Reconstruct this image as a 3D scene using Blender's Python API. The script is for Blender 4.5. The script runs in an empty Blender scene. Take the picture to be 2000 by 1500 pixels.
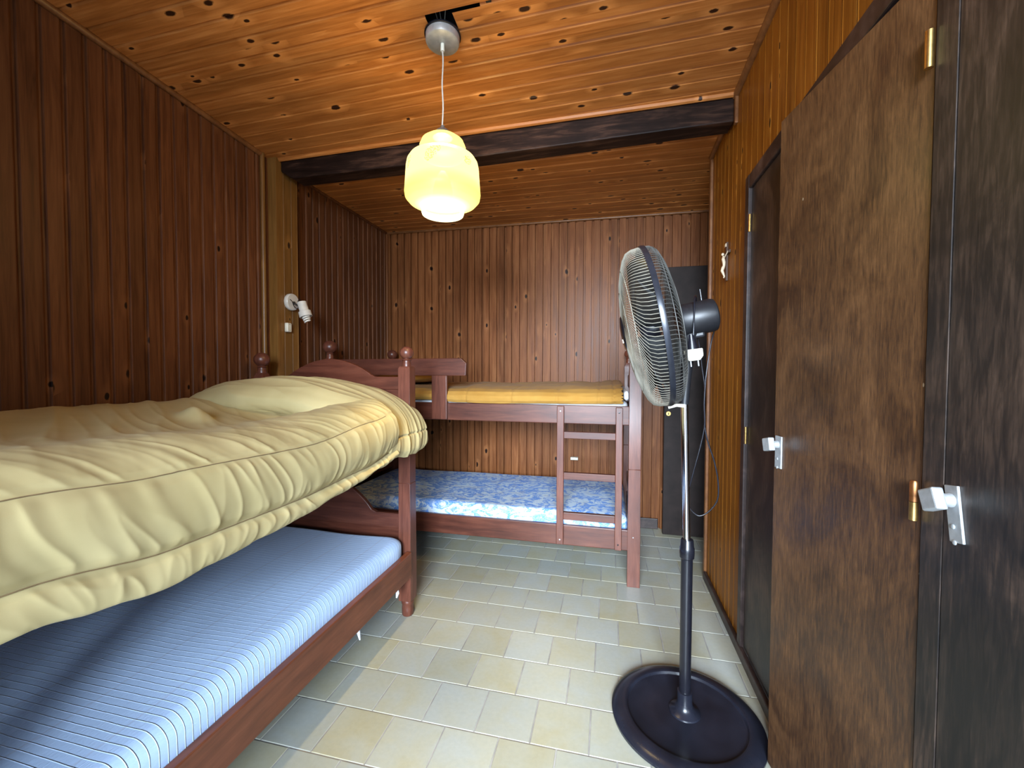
import bpy, bmesh, math, random
from mathutils import Vector, Matrix, noise

random.seed(7)
SC = bpy.context.scene
COL = SC.collection

# ------------------------------------------------------------------ camera, light, exposure
CAM_H = 1.287
cam_data = bpy.data.cameras.new('camera')
cam_data.sensor_width = 36.0
cam_data.lens = 818.0 / 2000.0 * 36.0
cam_data.clip_start = 0.02
cam = bpy.data.objects.new('camera', cam_data)
COL.objects.link(cam)
PITCH, YAW, ROLL = 0.0299, 0.2278, 0.0030
_f = Vector((-math.sin(YAW) * math.cos(PITCH), math.cos(YAW) * math.cos(PITCH), -math.sin(PITCH)))
_r = Vector((math.cos(YAW), math.sin(YAW), 0))
_u = _r.cross(_f)
_r2 = math.cos(ROLL) * _r + math.sin(ROLL) * _u
_u2 = -math.sin(ROLL) * _r + math.cos(ROLL) * _u
cam.matrix_world = Matrix(((_r2.x, _u2.x, -_f.x, 0), (_r2.y, _u2.y, -_f.y, 0), (_r2.z, _u2.z, -_f.z, CAM_H), (0, 0, 0, 1)))
SC.camera = cam

world = bpy.data.worlds.new('sky')
SC.world = world
world.use_nodes = True
world.node_tree.nodes['Background'].inputs[0].default_value = (0.62, 0.78, 1.0, 1)
world.node_tree.nodes['Background'].inputs[1].default_value = 2.6

def area_light(name, loc, direction, sx, sy, power, color):
    d = bpy.data.lights.new(name, 'AREA')
    d.shape = 'RECTANGLE'; d.size = sx; d.size_y = sy
    d.energy = power; d.color = color
    o = bpy.data.objects.new(name, d); COL.objects.link(o)
    o.location = loc
    o.rotation_euler = Vector(direction).to_track_quat('-Z', 'Z').to_euler()
    return o

# daylight entering through the wide opening behind the camera
DAY = area_light('daylight_opening', (0.15, -4.8, 2.45), (-0.06, 1, -0.22), 3.3, 2.2, 740.0, (0.73, 0.86, 1.0))
DAY.data.spread = math.radians(135)

SC.view_settings.view_transform = 'Standard'
SC.view_settings.look = 'None'
SC.view_settings.gamma = 1.0
SC.view_settings.use_curve_mapping = False
SC.view_settings.exposure = 0.75

# ------------------------------------------------------------------ node helpers
class NT:
    def __init__(self, name):
        self.m = bpy.data.materials.new(name)
        self.m.use_nodes = True
        self.t = self.m.node_tree
        self.b = self.t.nodes['Principled BSDF']
        self._c = None
    def n(self, kind, **kw):
        x = self.t.nodes.new(kind)
        for k, v in kw.items():
            setattr(x, k, v)
        return x
    def put(self, sock, v):
        if isinstance(v, bpy.types.NodeSocket):
            self.t.links.new(v, sock)
        else:
            if isinstance(v, (tuple, list)) and len(v) == 3 and sock.type == 'RGBA':
                v = (*v, 1)
            sock.default_value = v
    def math(self, op, a, b=None, c=None, clamp=False):
        x = self.n('ShaderNodeMath', operation=op, use_clamp=clamp)
        self.put(x.inputs[0], a)
        if b is not None: self.put(x.inputs[1], b)
        if c is not None: self.put(x.inputs[2], c)
        return x.outputs[0]
    def coord(self):
        if self._c is None:
            tc = self.n('ShaderNodeTexCoord')
            self._c = tc.outputs['Object']
        return self._c
    def sep(self, v=None):
        s = self.n('ShaderNodeSeparateXYZ'); self.put(s.inputs[0], v or self.coord())
        return s.outputs
    def comb(self, x, y, z):
        s = self.n('ShaderNodeCombineXYZ')
        for i, v in enumerate((x, y, z)): self.put(s.inputs[i], v)
        return s.outputs[0]
    def noise(self, vec, scale, detail=4, rough=0.55, dist=0.0):
        x = self.n('ShaderNodeTexNoise')
        self.put(x.inputs['Vector'], vec)
        x.inputs['Scale'].default_value = scale; x.inputs['Detail'].default_value = detail
        x.inputs['Roughness'].default_value = rough; x.inputs['Distortion'].default_value = dist
        return x.outputs['Fac']
    def scale(self, vec, s):
        x = self.n('ShaderNodeVectorMath', operation='MULTIPLY')
        self.put(x.inputs[0], vec); x.inputs[1].default_value = s
        return x.outputs[0]
    def ramp(self, fac, stops, interp='LINEAR'):
        x = self.n('ShaderNodeValToRGB')
        x.color_ramp.interpolation = interp
        e = x.color_ramp.elements
        while len(e) < len(stops): e.new(0.5)
        for i, (p, c) in enumerate(stops):
            e[i].position = p; e[i].color = (*c, 1) if len(c) == 3 else c
        self.put(x.inputs[0], fac)
        return x.outputs[0]
    def mix(self, fac, a, b, mode='MIX'):
        x = self.n('ShaderNodeMix', data_type='RGBA', blend_type=mode)
        self.put(x.inputs[0], fac); self.put(x.inputs[6], a); self.put(x.inputs[7], b)
        return x.outputs[2]
    def maprange(self, v, a, b, c, d):
        x = self.n('ShaderNodeMapRange')
        self.put(x.inputs[0], v)
        for i, k in enumerate((a, b, c, d)): x.inputs[i + 1].default_value = k
        return x.outputs[0]
    def bump(self, h, strength, dist):
        x = self.n('ShaderNodeBump')
        self.put(x.inputs['Height'], h); x.inputs['Strength'].default_value = strength
        x.inputs['Distance'].default_value = dist
        self.t.links.new(x.outputs[0], self.b.inputs['Normal'])
    def fin(self, color=None, rough=None, metal=None, spec=None):
        if color is not None: self.put(self.b.inputs['Base Color'], color)
        if rough is not None: self.put(self.b.inputs['Roughness'], rough)
        if metal is not None: self.b.inputs['Metallic'].default_value = metal
        if spec is not None: self.b.inputs['Specular IOR Level'].default_value = spec
        return self.m

def mat_plain(name, color, rough=0.5, metal=0.0, var=0.12, scale=25.0, bump=0.0):
    n = NT(name)
    f = n.noise(n.coord(), scale, 5)
    c = n.ramp(f, [(0.3, tuple(k * (1 - var) for k in color)), (0.7, tuple(min(1, k * (1 + var)) for k in color))])
    if bump: n.bump(f, bump, 0.002)
    return n.fin(c, rough, metal)

def mat_boards(name, ua, ga, pitch, u0, dark, mid, light, tone=(0.84, 1.13), rough=0.38, knots=0.55, knot_col=(0.02, 0.008, 0.004), cell=0.11, bump=0.15, spec=0.5):
    """varnished boards: ua = axis across the boards, ga = axis along the grain (0, 1, 2)"""
    n = NT(name)
    s = n.sep()
    u, g = s[ua], s[ga]
    w = s[3 - ua - ga]
    idx = n.math('FLOOR', n.math('DIVIDE', n.math('SUBTRACT', u, u0), pitch))
    wn = n.n('ShaderNodeTexWhiteNoise', noise_dimensions='1D'); n.put(wn.inputs['W'], idx)
    rnd = wn.outputs['Value']
    gs = n.math('ADD', n.math('MULTIPLY', g, 1.0), n.math('MULTIPLY', rnd, 37.0))
    vec = n.comb(n.math('MULTIPLY', u, 30.0), n.math('MULTIPLY', w, 30.0), n.math('MULTIPLY', gs, 1.6))
    f = n.noise(vec, 1.5, 6, 0.6, 0.6)
    fine = n.noise(n.comb(n.math('MULTIPLY', u, 160.0), n.math('MULTIPLY', w, 160.0), n.math('MULTIPLY', gs, 5.0)), 1.5, 3)
    f2 = n.math('ADD', n.math('MULTIPLY', f, 0.75), n.math('MULTIPLY', fine, 0.25))
    c = n.ramp(f2, [(0.33, dark), (0.5, mid), (0.68, light)])
    t = n.maprange(rnd, 0, 1, tone[0], tone[1])
    blotch = n.maprange(n.noise(n.coord(), 1.7, 3), 0.3, 0.7, 0.85, 1.12)
    tt = n.math('MULTIPLY', t, blotch)
    c = n.mix(1.0, c, n.comb(tt, tt, tt), 'MULTIPLY')
    if knots > 0:
        v = n.n('ShaderNodeTexVoronoi', voronoi_dimensions='2D')
        n.put(v.inputs['Vector'], n.comb(n.math('DIVIDE', u, cell * 0.8), n.math('DIVIDE', gs, cell * 1.5), 0.0))
        v.inputs['Scale'].default_value = 1.0
        wv = n.noise(n.coord(), 60.0, 2)
        d = n.math('ADD', v.outputs['Distance'], n.math('MULTIPLY', n.math('SUBTRACT', wv, 0.5), 0.06))
        sc = n.n('ShaderNodeSeparateColor'); n.put(sc.inputs[0], v.outputs['Color'])
        keep = n.math('GREATER_THAN', sc.outputs[0], 1.0 - knots * 0.45)
        size = n.maprange(sc.outputs[1], 0, 1, 0.06, 0.16)
        core = n.math('MULTIPLY', n.math('SUBTRACT', 1.0, n.math('DIVIDE', d, size), clamp=True), keep)
        halo = n.math('MULTIPLY', n.math('SUBTRACT', 1.0, n.math('DIVIDE', d, n.math('MULTIPLY', size, 3.2)), clamp=True), keep)
        c = n.mix(n.math('MULTIPLY', halo, 0.9), c, tuple(min(1.0, k * 1.25) for k in light))
        c = n.mix(n.math('MULTIPLY', core, 3.0, clamp=True), c, knot_col)
    if bump: n.bump(f2, bump, 0.0015)
    r = n.maprange(f2, 0.3, 0.7, rough - 0.06, rough + 0.1)
    return n.fin(c, r, spec=spec)

def mat_grain(name, dark, mid, light, rough=0.4, stretch=(14, 14, 1.2), scale=2.2, bump=0.1, blotch=0.15, spec=0.5):
    n = NT(name)
    f = n.noise(n.scale(n.coord(), stretch), scale, 6, 0.6, 0.8)
    fine = n.noise(n.scale(n.coord(), tuple(k * 5 for k in stretch)), scale, 3)
    f2 = n.math('ADD', n.math('MULTIPLY', f, 0.75), n.math('MULTIPLY', fine, 0.25))
    c = n.ramp(f2, [(0.32, dark), (0.5, mid), (0.7, light)])
    b = n.maprange(n.noise(n.coord(), 5.0, 3), 0.3, 0.7, 1 - blotch, 1 + blotch)
    c = n.mix(1.0, c, n.comb(b, b, b), 'MULTIPLY')
    if bump: n.bump(f2, bump, 0.001)
    return n.fin(c, rough, spec=spec)

# ------------------------------------------------------------------ materials
M = {}
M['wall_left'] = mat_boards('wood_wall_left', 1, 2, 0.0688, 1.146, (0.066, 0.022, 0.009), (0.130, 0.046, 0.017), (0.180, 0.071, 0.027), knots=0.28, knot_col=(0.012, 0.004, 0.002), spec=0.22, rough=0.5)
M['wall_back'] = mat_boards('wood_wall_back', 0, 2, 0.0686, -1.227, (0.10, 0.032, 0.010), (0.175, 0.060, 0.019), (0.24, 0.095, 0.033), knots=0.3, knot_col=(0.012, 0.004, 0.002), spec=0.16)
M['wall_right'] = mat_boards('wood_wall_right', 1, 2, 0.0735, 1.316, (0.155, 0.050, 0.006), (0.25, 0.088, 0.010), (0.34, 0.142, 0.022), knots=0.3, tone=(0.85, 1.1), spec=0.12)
M['pilaster'] = mat_boards('wood_pilaster', 1, 2, 0.066, 2.18, (0.13, 0.055, 0.012), (0.20, 0.090, 0.020), (0.27, 0.125, 0.03), knots=0.15, tone=(0.85, 1.1))
M['ceiling'] = mat_boards('wood_ceiling', 1, 0, 0.088, 0.0, (0.29, 0.095, 0.020), (0.43, 0.155, 0.036), (0.56, 0.235, 0.068), knots=1.0, cell=0.125, tone=(0.84, 1.1), rough=0.40, spec=0.3, knot_col=(0.03, 0.010, 0.004))
M['trim'] = mat_grain('wood_trim', (0.11, 0.040, 0.012), (0.18, 0.070, 0.022), (0.25, 0.105, 0.035), 0.4, (8, 8, 8), 2.0)
M['beam'] = mat_grain('wood_beam', (0.008, 0.004, 0.003), (0.020, 0.010, 0.007), (0.085, 0.042, 0.026), 0.5, (1.2, 12, 12), 2.4, 0.25, 0.4, spec=0.15)
M['void'] = mat_plain('ceiling_void', (0.012, 0.011, 0.012), 0.9)
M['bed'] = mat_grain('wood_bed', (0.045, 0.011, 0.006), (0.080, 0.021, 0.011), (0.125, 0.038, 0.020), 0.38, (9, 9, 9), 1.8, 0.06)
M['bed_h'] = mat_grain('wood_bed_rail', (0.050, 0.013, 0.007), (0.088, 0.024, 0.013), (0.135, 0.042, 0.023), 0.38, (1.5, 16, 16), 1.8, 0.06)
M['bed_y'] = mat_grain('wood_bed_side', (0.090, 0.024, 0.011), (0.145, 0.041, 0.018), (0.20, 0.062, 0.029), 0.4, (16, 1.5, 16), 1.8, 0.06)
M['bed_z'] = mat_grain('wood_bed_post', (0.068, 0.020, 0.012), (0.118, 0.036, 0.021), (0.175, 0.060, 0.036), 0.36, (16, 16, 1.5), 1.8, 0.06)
M['black'] = mat_plain('black_plastic', (0.008, 0.008, 0.012), 0.24, 0, 0.25, 40)
M['black_matte'] = mat_plain('black_motor', (0.010, 0.010, 0.012), 0.42, 0, 0.2, 60)
M['base'] = mat_plain('fan_base_plastic', (0.013, 0.014, 0.022), 0.27, 0, 0.35, 8)
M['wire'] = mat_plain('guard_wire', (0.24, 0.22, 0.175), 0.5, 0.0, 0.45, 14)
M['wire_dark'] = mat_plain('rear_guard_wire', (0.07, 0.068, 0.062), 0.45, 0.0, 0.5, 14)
M['rim'] = mat_plain('guard_rim', (0.02, 0.022, 0.03), 0.28, 0.3, 0.2, 30)
M['chrome'] = mat_plain('chrome', (0.85, 0.85, 0.86), 0.12, 1.0, 0.05, 20)
M['blade'] = mat_plain('fan_blade', (0.030, 0.031, 0.032), 0.38, 0.0, 0.6, 9)
M['cream'] = mat_plain('cream_plastic', (0.72, 0.68, 0.55), 0.4, 0, 0.06, 30)
M['white'] = mat_plain('white_enamel', (0.66, 0.62, 0.55), 0.35, 0, 0.08, 30)
M['bulb'] = mat_plain('bulb_glass', (0.80, 0.76, 0.68), 0.25, 0, 0.04, 30)
M['steel'] = mat_plain('brushed_steel', (0.50, 0.49, 0.46), 0.5, 0.55, 0.2, 30)
M['alu'] = mat_plain('aluminium', (0.42, 0.44, 0.45), 0.5, 0.4, 0.2, 40)
M['brass'] = mat_plain('brass', (0.62, 0.40, 0.14), 0.35, 1.0, 0.25, 60)
M['copper'] = mat_plain('worn_brass', (0.45, 0.20, 0.08), 0.45, 1.0, 0.35, 60)
M['cap'] = mat_plain('lamp_cap', (0.16, 0.13, 0.11), 0.45, 0.3, 0.1, 30)
M['cord_light'] = mat_plain('pale_cord', (0.55, 0.50, 0.42), 0.5)
M['figure'] = mat_plain('ivory', (0.75, 0.62, 0.45), 0.5)
M['cross'] = mat_grain('dark_cross', (0.03, 0.012, 0.005), (0.07, 0.028, 0.01), (0.11, 0.045, 0.015))
M['skirt'] = mat_grain('dark_skirting', (0.012, 0.007, 0.006), (0.035, 0.020, 0.017), (0.09, 0.058, 0.05), 0.42, (3, 3, 3), 3.0, 0.2, 0.4)
M['paint_dark'] = mat_plain('dark_door', (0.020, 0.013, 0.011), 0.6, 0, 0.3, 12)
M['paint_dark'].node_tree.nodes['Principled BSDF'].inputs['Specular IOR Level'].default_value = 0.2

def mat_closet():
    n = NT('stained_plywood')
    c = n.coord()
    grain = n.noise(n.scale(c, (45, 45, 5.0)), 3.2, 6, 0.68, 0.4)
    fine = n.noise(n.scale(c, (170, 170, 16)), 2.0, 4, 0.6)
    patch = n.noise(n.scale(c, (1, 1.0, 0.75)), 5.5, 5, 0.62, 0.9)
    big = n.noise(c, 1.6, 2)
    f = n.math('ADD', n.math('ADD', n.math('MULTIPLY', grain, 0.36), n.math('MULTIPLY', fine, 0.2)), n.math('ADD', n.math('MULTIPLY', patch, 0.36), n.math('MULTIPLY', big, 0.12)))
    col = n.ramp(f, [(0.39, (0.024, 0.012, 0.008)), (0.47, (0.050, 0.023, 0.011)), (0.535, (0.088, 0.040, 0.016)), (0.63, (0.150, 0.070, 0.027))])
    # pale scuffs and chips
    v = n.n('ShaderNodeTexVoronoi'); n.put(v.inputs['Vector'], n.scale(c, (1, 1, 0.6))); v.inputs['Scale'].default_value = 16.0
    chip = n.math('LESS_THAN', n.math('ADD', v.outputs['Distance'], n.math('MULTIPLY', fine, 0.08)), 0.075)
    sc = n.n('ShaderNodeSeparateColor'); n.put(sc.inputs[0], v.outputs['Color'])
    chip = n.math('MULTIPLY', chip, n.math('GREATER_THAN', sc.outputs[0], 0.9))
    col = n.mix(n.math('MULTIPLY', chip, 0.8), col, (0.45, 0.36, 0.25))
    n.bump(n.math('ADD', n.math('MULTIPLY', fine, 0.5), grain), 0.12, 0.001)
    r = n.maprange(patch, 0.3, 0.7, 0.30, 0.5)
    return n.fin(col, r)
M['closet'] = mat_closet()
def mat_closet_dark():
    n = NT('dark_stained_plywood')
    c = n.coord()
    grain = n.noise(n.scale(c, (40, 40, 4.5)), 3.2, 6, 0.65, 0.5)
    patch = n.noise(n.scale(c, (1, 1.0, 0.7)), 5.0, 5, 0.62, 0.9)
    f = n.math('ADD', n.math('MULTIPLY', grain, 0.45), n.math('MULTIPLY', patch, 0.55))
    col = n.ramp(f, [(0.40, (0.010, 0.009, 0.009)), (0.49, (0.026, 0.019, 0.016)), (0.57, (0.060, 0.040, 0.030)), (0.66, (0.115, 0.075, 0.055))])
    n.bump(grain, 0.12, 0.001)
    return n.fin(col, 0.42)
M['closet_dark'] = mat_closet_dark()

def mat_tile():
    n = NT('ceramic_tile')
    a = n.n('ShaderNodeAttribute', attribute_name='tone')
    s = n.n('ShaderNodeSeparateColor'); n.put(s.inputs[0], a.outputs['Color'])
    f = n.noise(n.coord(), 7.0, 4, 0.6, 0.5)
    fine = n.noise(n.coord(), 60.0, 4)
    k = n.math('ADD', n.math('MULTIPLY', f, 0.8), n.math('MULTIPLY', n.math('SUBTRACT', s.outputs[0], 0.5), 0.30))
    c = n.ramp(k, [(0.2, (0.41, 0.425, 0.385)), (0.45, (0.415, 0.405, 0.315)), (0.72, (0.40, 0.36, 0.225))])
    v = n.math('MULTIPLY', n.maprange(s.outputs[1], 0, 1, 0.92, 1.06), n.maprange(fine, 0.3, 0.7, 0.96, 1.04))
    c = n.mix(1.0, c, n.comb(v, v, v), 'MULTIPLY')
    n.bump(f, 0.08, 0.003)
    return n.fin(c, n.maprange(f, 0.3, 0.7, 0.30, 0.42))
M['tile'] = mat_tile()
M['grout'] = mat_plain('grout', (0.33, 0.31, 0.29), 0.8, 0, 0.35, 9)

def mat_fabric(name, c1, c2, scale=6.0, weave=900.0, rough=0.85):
    n = NT(name)
    f = n.noise(n.coord(), scale, 4)
    c = n.ramp(f, [(0.3, c1), (0.7, c2)])
    w = n.noise(n.coord(), weave, 2)
    n.bump(w, 0.12, 0.0006)
    n.b.inputs['Sheen Weight'].default_value = 0.03
    n.b.inputs['Sheen Roughness'].default_value = 0.5
    return n.fin(c, rough, spec=0.2)
M['comforter'] = mat_fabric('yellow_cotton', (0.43, 0.35, 0.165), (0.49, 0.405, 0.205))
M['thread'] = mat_plain('brown_thread', (0.20, 0.13, 0.06), 0.9)
M['comforter_gold'] = mat_fabric('gold_cotton', (0.33, 0.165, 0.030), (0.40, 0.22, 0.050))
M['sheet'] = mat_fabric('white_sheet', (0.62, 0.64, 0.68), (0.72, 0.73, 0.75))

def mat_seersucker():
    n = NT('ridged_blue_white_cotton')
    s = n.sep()
    wob = n.noise(n.coord(), 3.0, 2)
    y = n.math('ADD', s[1], n.math('MULTIPLY', wob, 0.02))
    ph = n.math('FRACT', n.math('DIVIDE', y, 0.0205))
    ridge = n.math('ABSOLUTE', n.math('SUBTRACT', ph, 0.5))
    ridge = n.math('SUBTRACT', 1.0, n.math('DIVIDE', ridge, 0.085), clamp=True)
    px = n.math('FRACT', n.math('DIVIDE', s[0], 0.011))
    cross = n.math('SUBTRACT', 1.0, n.math('DIVIDE', n.math('ABSOLUTE', n.math('SUBTRACT', px, 0.5)), 0.2), clamp=True)
    fine = n.noise(n.scale(n.coord(), (300, 60, 300)), 1.0, 3)
    sx = n.math('FRACT', n.math('DIVIDE', n.math('ADD', s[0], n.math('MULTIPLY', wob, 0.012)), 0.17))
    seam = n.math('LESS_THAN', n.math('ABSOLUTE', n.math('SUBTRACT', sx, 0.5)), 0.018)
    h = n.math('ADD', ridge, n.math('MULTIPLY', fine, 0.35))
    h = n.math('ADD', h, n.math('MULTIPLY', cross, 0.08))
    h = n.math('SUBTRACT', h, n.math('MULTIPLY', seam, 0.7))
    c = n.mix(ridge, (0.50, 0.68, 0.97), (0.64, 0.80, 0.98))
    c = n.mix(n.math('MULTIPLY', seam, 0.35), c, (0.44, 0.48, 0.63))
    n.bump(h, 0.75, 0.003)
    n.b.inputs['Sheen Weight'].default_value = 0.1
    return n.fin(c, 0.85, spec=0.2)
M['seersucker'] = mat_seersucker()

def mat_floral():
    n = NT('blue_floral_ticking')
    v = n.scale(n.coord(), (1.0, 1.25, 1.6))
    a = n.noise(v, 9.0, 3, 0.6, 2.8)
    b = n.noise(v, 30.0, 3, 0.6, 2.2)
    leaf = n.ramp(a, [(0.47, (0, 0, 0)), (0.53, (1, 1, 1))])
    vein = n.ramp(b, [(0.44, (1, 1, 1)), (0.50, (0, 0, 0)), (0.56, (1, 1, 1))])
    c = n.mix(leaf, (0.10, 0.30, 0.80), (0.60, 0.74, 0.90))
    c = n.mix(n.math('MULTIPLY', n.math('SUBTRACT', 1.0, vein), 0.55), c, (0.74, 0.82, 0.82))
    tan = n.ramp(n.noise(v, 9.0, 2), [(0.55, (0, 0, 0)), (0.62, (1, 1, 1))])
    c = n.mix(n.math('MULTIPLY', tan, 0.25), c, (0.46, 0.44, 0.46))
    n.bump(a, 0.1, 0.004)
    return n.fin(c, 0.6)
M['floral'] = mat_floral()

def mat_glow():
    n = NT('lit_opal_glass')
    s = n.sep()
    z = s[2]
    # painted sprigs of small brown flowers, in cylinder coordinates around the shade
    ang = n.math('ARCTAN2', s[1], s[0])
    vec = n.comb(n.math('MULTIPLY', ang, 0.145), z, 0.0)
    vo = n.n('ShaderNodeTexVoronoi', voronoi_dimensions='2D'); n.put(vo.inputs['Vector'], vec); vo.inputs['Scale'].default_value = 150.0
    fl = n.math('LESS_THAN', vo.outputs['Distance'], 0.42)
    mask = None
    for (a0, z0, ra, rz, sl) in ((-1.45, -0.160, 0.30, 0.040, 0.10), (-0.48, -0.170, 0.18, 0.022, 0.0), (-2.27, -0.172, 0.15, 0.030, 0.08), (0.4, -0.170, 0.15, 0.028, 0.1), (1.9, -0.172, 0.14, 0.028, 0.1)):
        da = n.math('SUBTRACT', ang, a0)
        dz = n.math('SUBTRACT', n.math('SUBTRACT', z, z0), n.math('MULTIPLY', da, sl))
        e = n.math('ADD', n.math('POWER', n.math('ABSOLUTE', n.math('DIVIDE', da, ra)), 2.0), n.math('POWER', n.math('ABSOLUTE', n.math('DIVIDE', dz, rz)), 2.0))
        m = n.math('SUBTRACT', 1.0, e, clamp=True)
        mask = m if mask is None else n.math('MAXIMUM', mask, m)
    nz = n.noise(vec, 60.0, 3)
    mk = n.math('GREATER_THAN', n.math('MULTIPLY', mask, nz), 0.22)
    fl = n.math('MULTIPLY', fl, mk)
    base = n.ramp(n.maprange(z, -0.345, -0.03, 0, 1), [(0.0, (1.9, 1.7, 0.9)), (0.10, (1.6, 1.45, 0.75)), (0.125, (1.05, 0.95, 0.30)), (0.17, (0.95, 0.88, 0.20)), (0.24, (0.88, 0.84, 0.16)), (0.32, (0.95, 0.90, 0.22)), (0.40, (1.0, 0.94, 0.34)), (0.66, (0.95, 0.88, 0.36)), (0.735, (0.84, 0.76, 0.33)), (0.755, (0.60, 0.47, 0.19)), (0.80, (0.68, 0.53, 0.23)), (0.9, (0.62, 0.48, 0.21)), (1.0, (0.5, 0.38, 0.17))])
    n.put(n.b.inputs['Emission Color'], n.mix(n.math('MULTIPLY', fl, 0.8), base, (0.42, 0.20, 0.05)))
    n.b.inputs['Emission Strength'].default_value = 1.0
    n.fin(n.mix(fl, (0.10, 0.075, 0.010), (0.1, 0.04, 0.01)), 0.4, spec=0.12)
    # thin opal glass lets part of the bulb's light straight through
    tr = n.n('ShaderNodeBsdfTransparent'); tr.inputs[0].default_value = (1.0, 0.92, 0.70, 1)
    mx = n.n('ShaderNodeMixShader'); mx.inputs[0].default_value = 0.935
    n.t.links.new(tr.outputs[0], mx.inputs[1]); n.t.links.new(n.b.outputs[0], mx.inputs[2])
    out = [x for x in n.t.nodes if x.type == 'OUTPUT_MATERIAL'][0]
    n.t.links.new(mx.outputs[0], out.inputs['Surface'])
    return n.m
M['glow'] = mat_glow()
def mat_lit_bulb():
    n = NT('lit_bulb')
    f = n.noise(n.coord(), 30.0, 2)
    n.put(n.b.inputs['Emission Color'], n.ramp(f, [(0.3, (1.0, 0.93, 0.68)), (0.7, (1.0, 0.97, 0.8))]))
    n.b.inputs['Emission Strength'].default_value = 1.2
    return n.fin((0.03, 0.03, 0.02), 0.5, spec=0.0)
M['lit_bulb'] = mat_lit_bulb()

# ------------------------------------------------------------------ mesh helpers
class MB:
    def __init__(self):
        self.v = []; self.f = []; self.mi = []; self.cur = 0
    def face(self, *idx):
        self.f.append(tuple(idx)); self.mi.append(self.cur)
    def box(self, a, b, mtx=None):
        i = len(self.v)
        for z in (a[2], b[2]):
            for (x, y) in ((a[0], a[1]), (b[0], a[1]), (b[0], b[1]), (a[0], b[1])):
                p = Vector((x, y, z)); self.v.append(mtx @ p if mtx else p)
        for q in ((3, 2, 1, 0), (4, 5, 6, 7), (0, 1, 5, 4), (1, 2, 6, 5), (2, 3, 7, 6), (3, 0, 4, 7)):
            self.face(*[i + k for k in q])
        return self
    def prism(self, poly, fn, a, b):
        """poly: list of 2D points; fn(p, q, t) -> 3D; extruded t = a..b"""
        i = len(self.v); n = len(poly)
        for t in (a, b):
            for p in poly: self.v.append(Vector(fn(p[0], p[1], t)))
        self.face(*[i + k for k in range(n)][::-1]); self.face(*[i + n + k for k in range(n)])
        for k in range(n):
            j = (k + 1) % n
            self.face(i + k, i + j, i + n + j, i + n + k)
        return self
    def tube(self, pts, r, seg=8, closed=False, caps=True):
        pts = [Vector(p) for p in pts]
        n = len(pts); i0 = len(self.v)
        rr = r if isinstance(r, (list, tuple)) else [r] * n
        up = None
        for k, p in enumerate(pts):
            if closed: d = pts[(k + 1) % n] - pts[k - 1]
            else: d = pts[min(k + 1, n - 1)] - pts[max(k - 1, 0)]
            d.normalize()
            if up is None:
                up = Vector((0, 0, 1)) if abs(d.z) < 0.9 else Vector((1, 0, 0))
            s = d.cross(up).normalized(); up = s.cross(d).normalized()
            for j in range(seg):
                a = 2 * math.pi * j / seg
                self.v.append(p + rr[k] * (math.cos(a) * s + math.sin(a) * up))
        for k in range(n if closed else n - 1):
            k2 = (k + 1) % n
            for j in range(seg):
                j2 = (j + 1) % seg
                self.face(i0 + k * seg + j, i0 + k * seg + j2, i0 + k2 * seg + j2, i0 + k2 * seg + j)
        if caps and not closed:
            self.face(*[i0 + j for j in range(seg)][::-1])
            self.face(*[i0 + (n - 1) * seg + j for j in range(seg)])
        return self
    def lathe(self, prof, mtx=None, seg=32, cap0=True, cap1=True):
        """prof: (radius, height) along local z"""
        i0 = len(self.v); n = len(prof)
        for (r, h) in prof:
            for j in range(seg):
                a = 2 * math.pi * j / seg
                p = Vector((r * math.cos(a), r * math.sin(a), h))
                self.v.append(mtx @ p if mtx else p)
        for k in range(n - 1):
            for j in range(seg):
                j2 = (j + 1) % seg
                self.face(i0 + k * seg + j, i0 + k * seg + j2, i0 + (k + 1) * seg + j2, i0 + (k + 1) * seg + j)
        if cap0: self.face(*[i0 + j for j in range(seg)][::-1])
        if cap1: self.face(*[i0 + (n - 1) * seg + j for j in range(seg)])
        return self
    def grid(self, fn, nu, nv):
        i0 = len(self.v)
        for a in range(nu + 1):
            for b in range(nv + 1):
                self.v.append(Vector(fn(a / nu, b / nv)))
        for a in range(nu):
            for b in range(nv):
                q = i0 + a * (nv + 1) + b
                self.face(q, q + nv + 1, q + nv + 2, q + 1)
        return self
    def ball(self, c, r, seg=20, rings=12, sq=(1, 1, 1)):
        prof = [(max(1e-4, r * math.sin(math.pi * k / rings)), -r * math.cos(math.pi * k / rings)) for k in range(rings + 1)]
        return self.lathe(prof, Matrix.Translation(c) @ Matrix.Diagonal((*sq, 1)), seg, False, False)
    def build(self, name, mats, parent=None, smooth=None, bevel=0.0, segs=2, flip=False):
        if not isinstance(mats, (list, tuple)): mats = [mats]
        me = bpy.data.meshes.new(name)
        o = bpy.data.objects.new(name, me); COL.objects.link(o)
        off = Vector((0, 0, 0))
        if parent is not None:
            o.parent = parent; off = Vector(parent.get('_o', (0, 0, 0)))
        o['_o'] = tuple(off)
        me.from_pydata([tuple(p - off) for p in self.v], [], self.f)
        for m in mats: me.materials.append(m)
        if len(mats) > 1:
            for p, k in zip(me.polygons, self.mi): p.material_index = k
        me.update()
        bm = bmesh.new(); bm.from_mesh(me)
        bmesh.ops.recalc_face_normals(bm, faces=bm.faces)
        if flip: bmesh.ops.reverse_faces(bm, faces=bm.faces)
        bm.to_mesh(me); bm.free()
        if bevel > 0:
            b = o.modifiers.new('bevel', 'BEVEL'); b.width = bevel; b.segments = segs; b.limit_method = 'ANGLE'
            b.angle_limit = math.radians(40)
        if smooth is not None:
            me.shade_smooth()
            me.set_sharp_from_angle(angle=math.radians(smooth))
        return o

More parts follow.
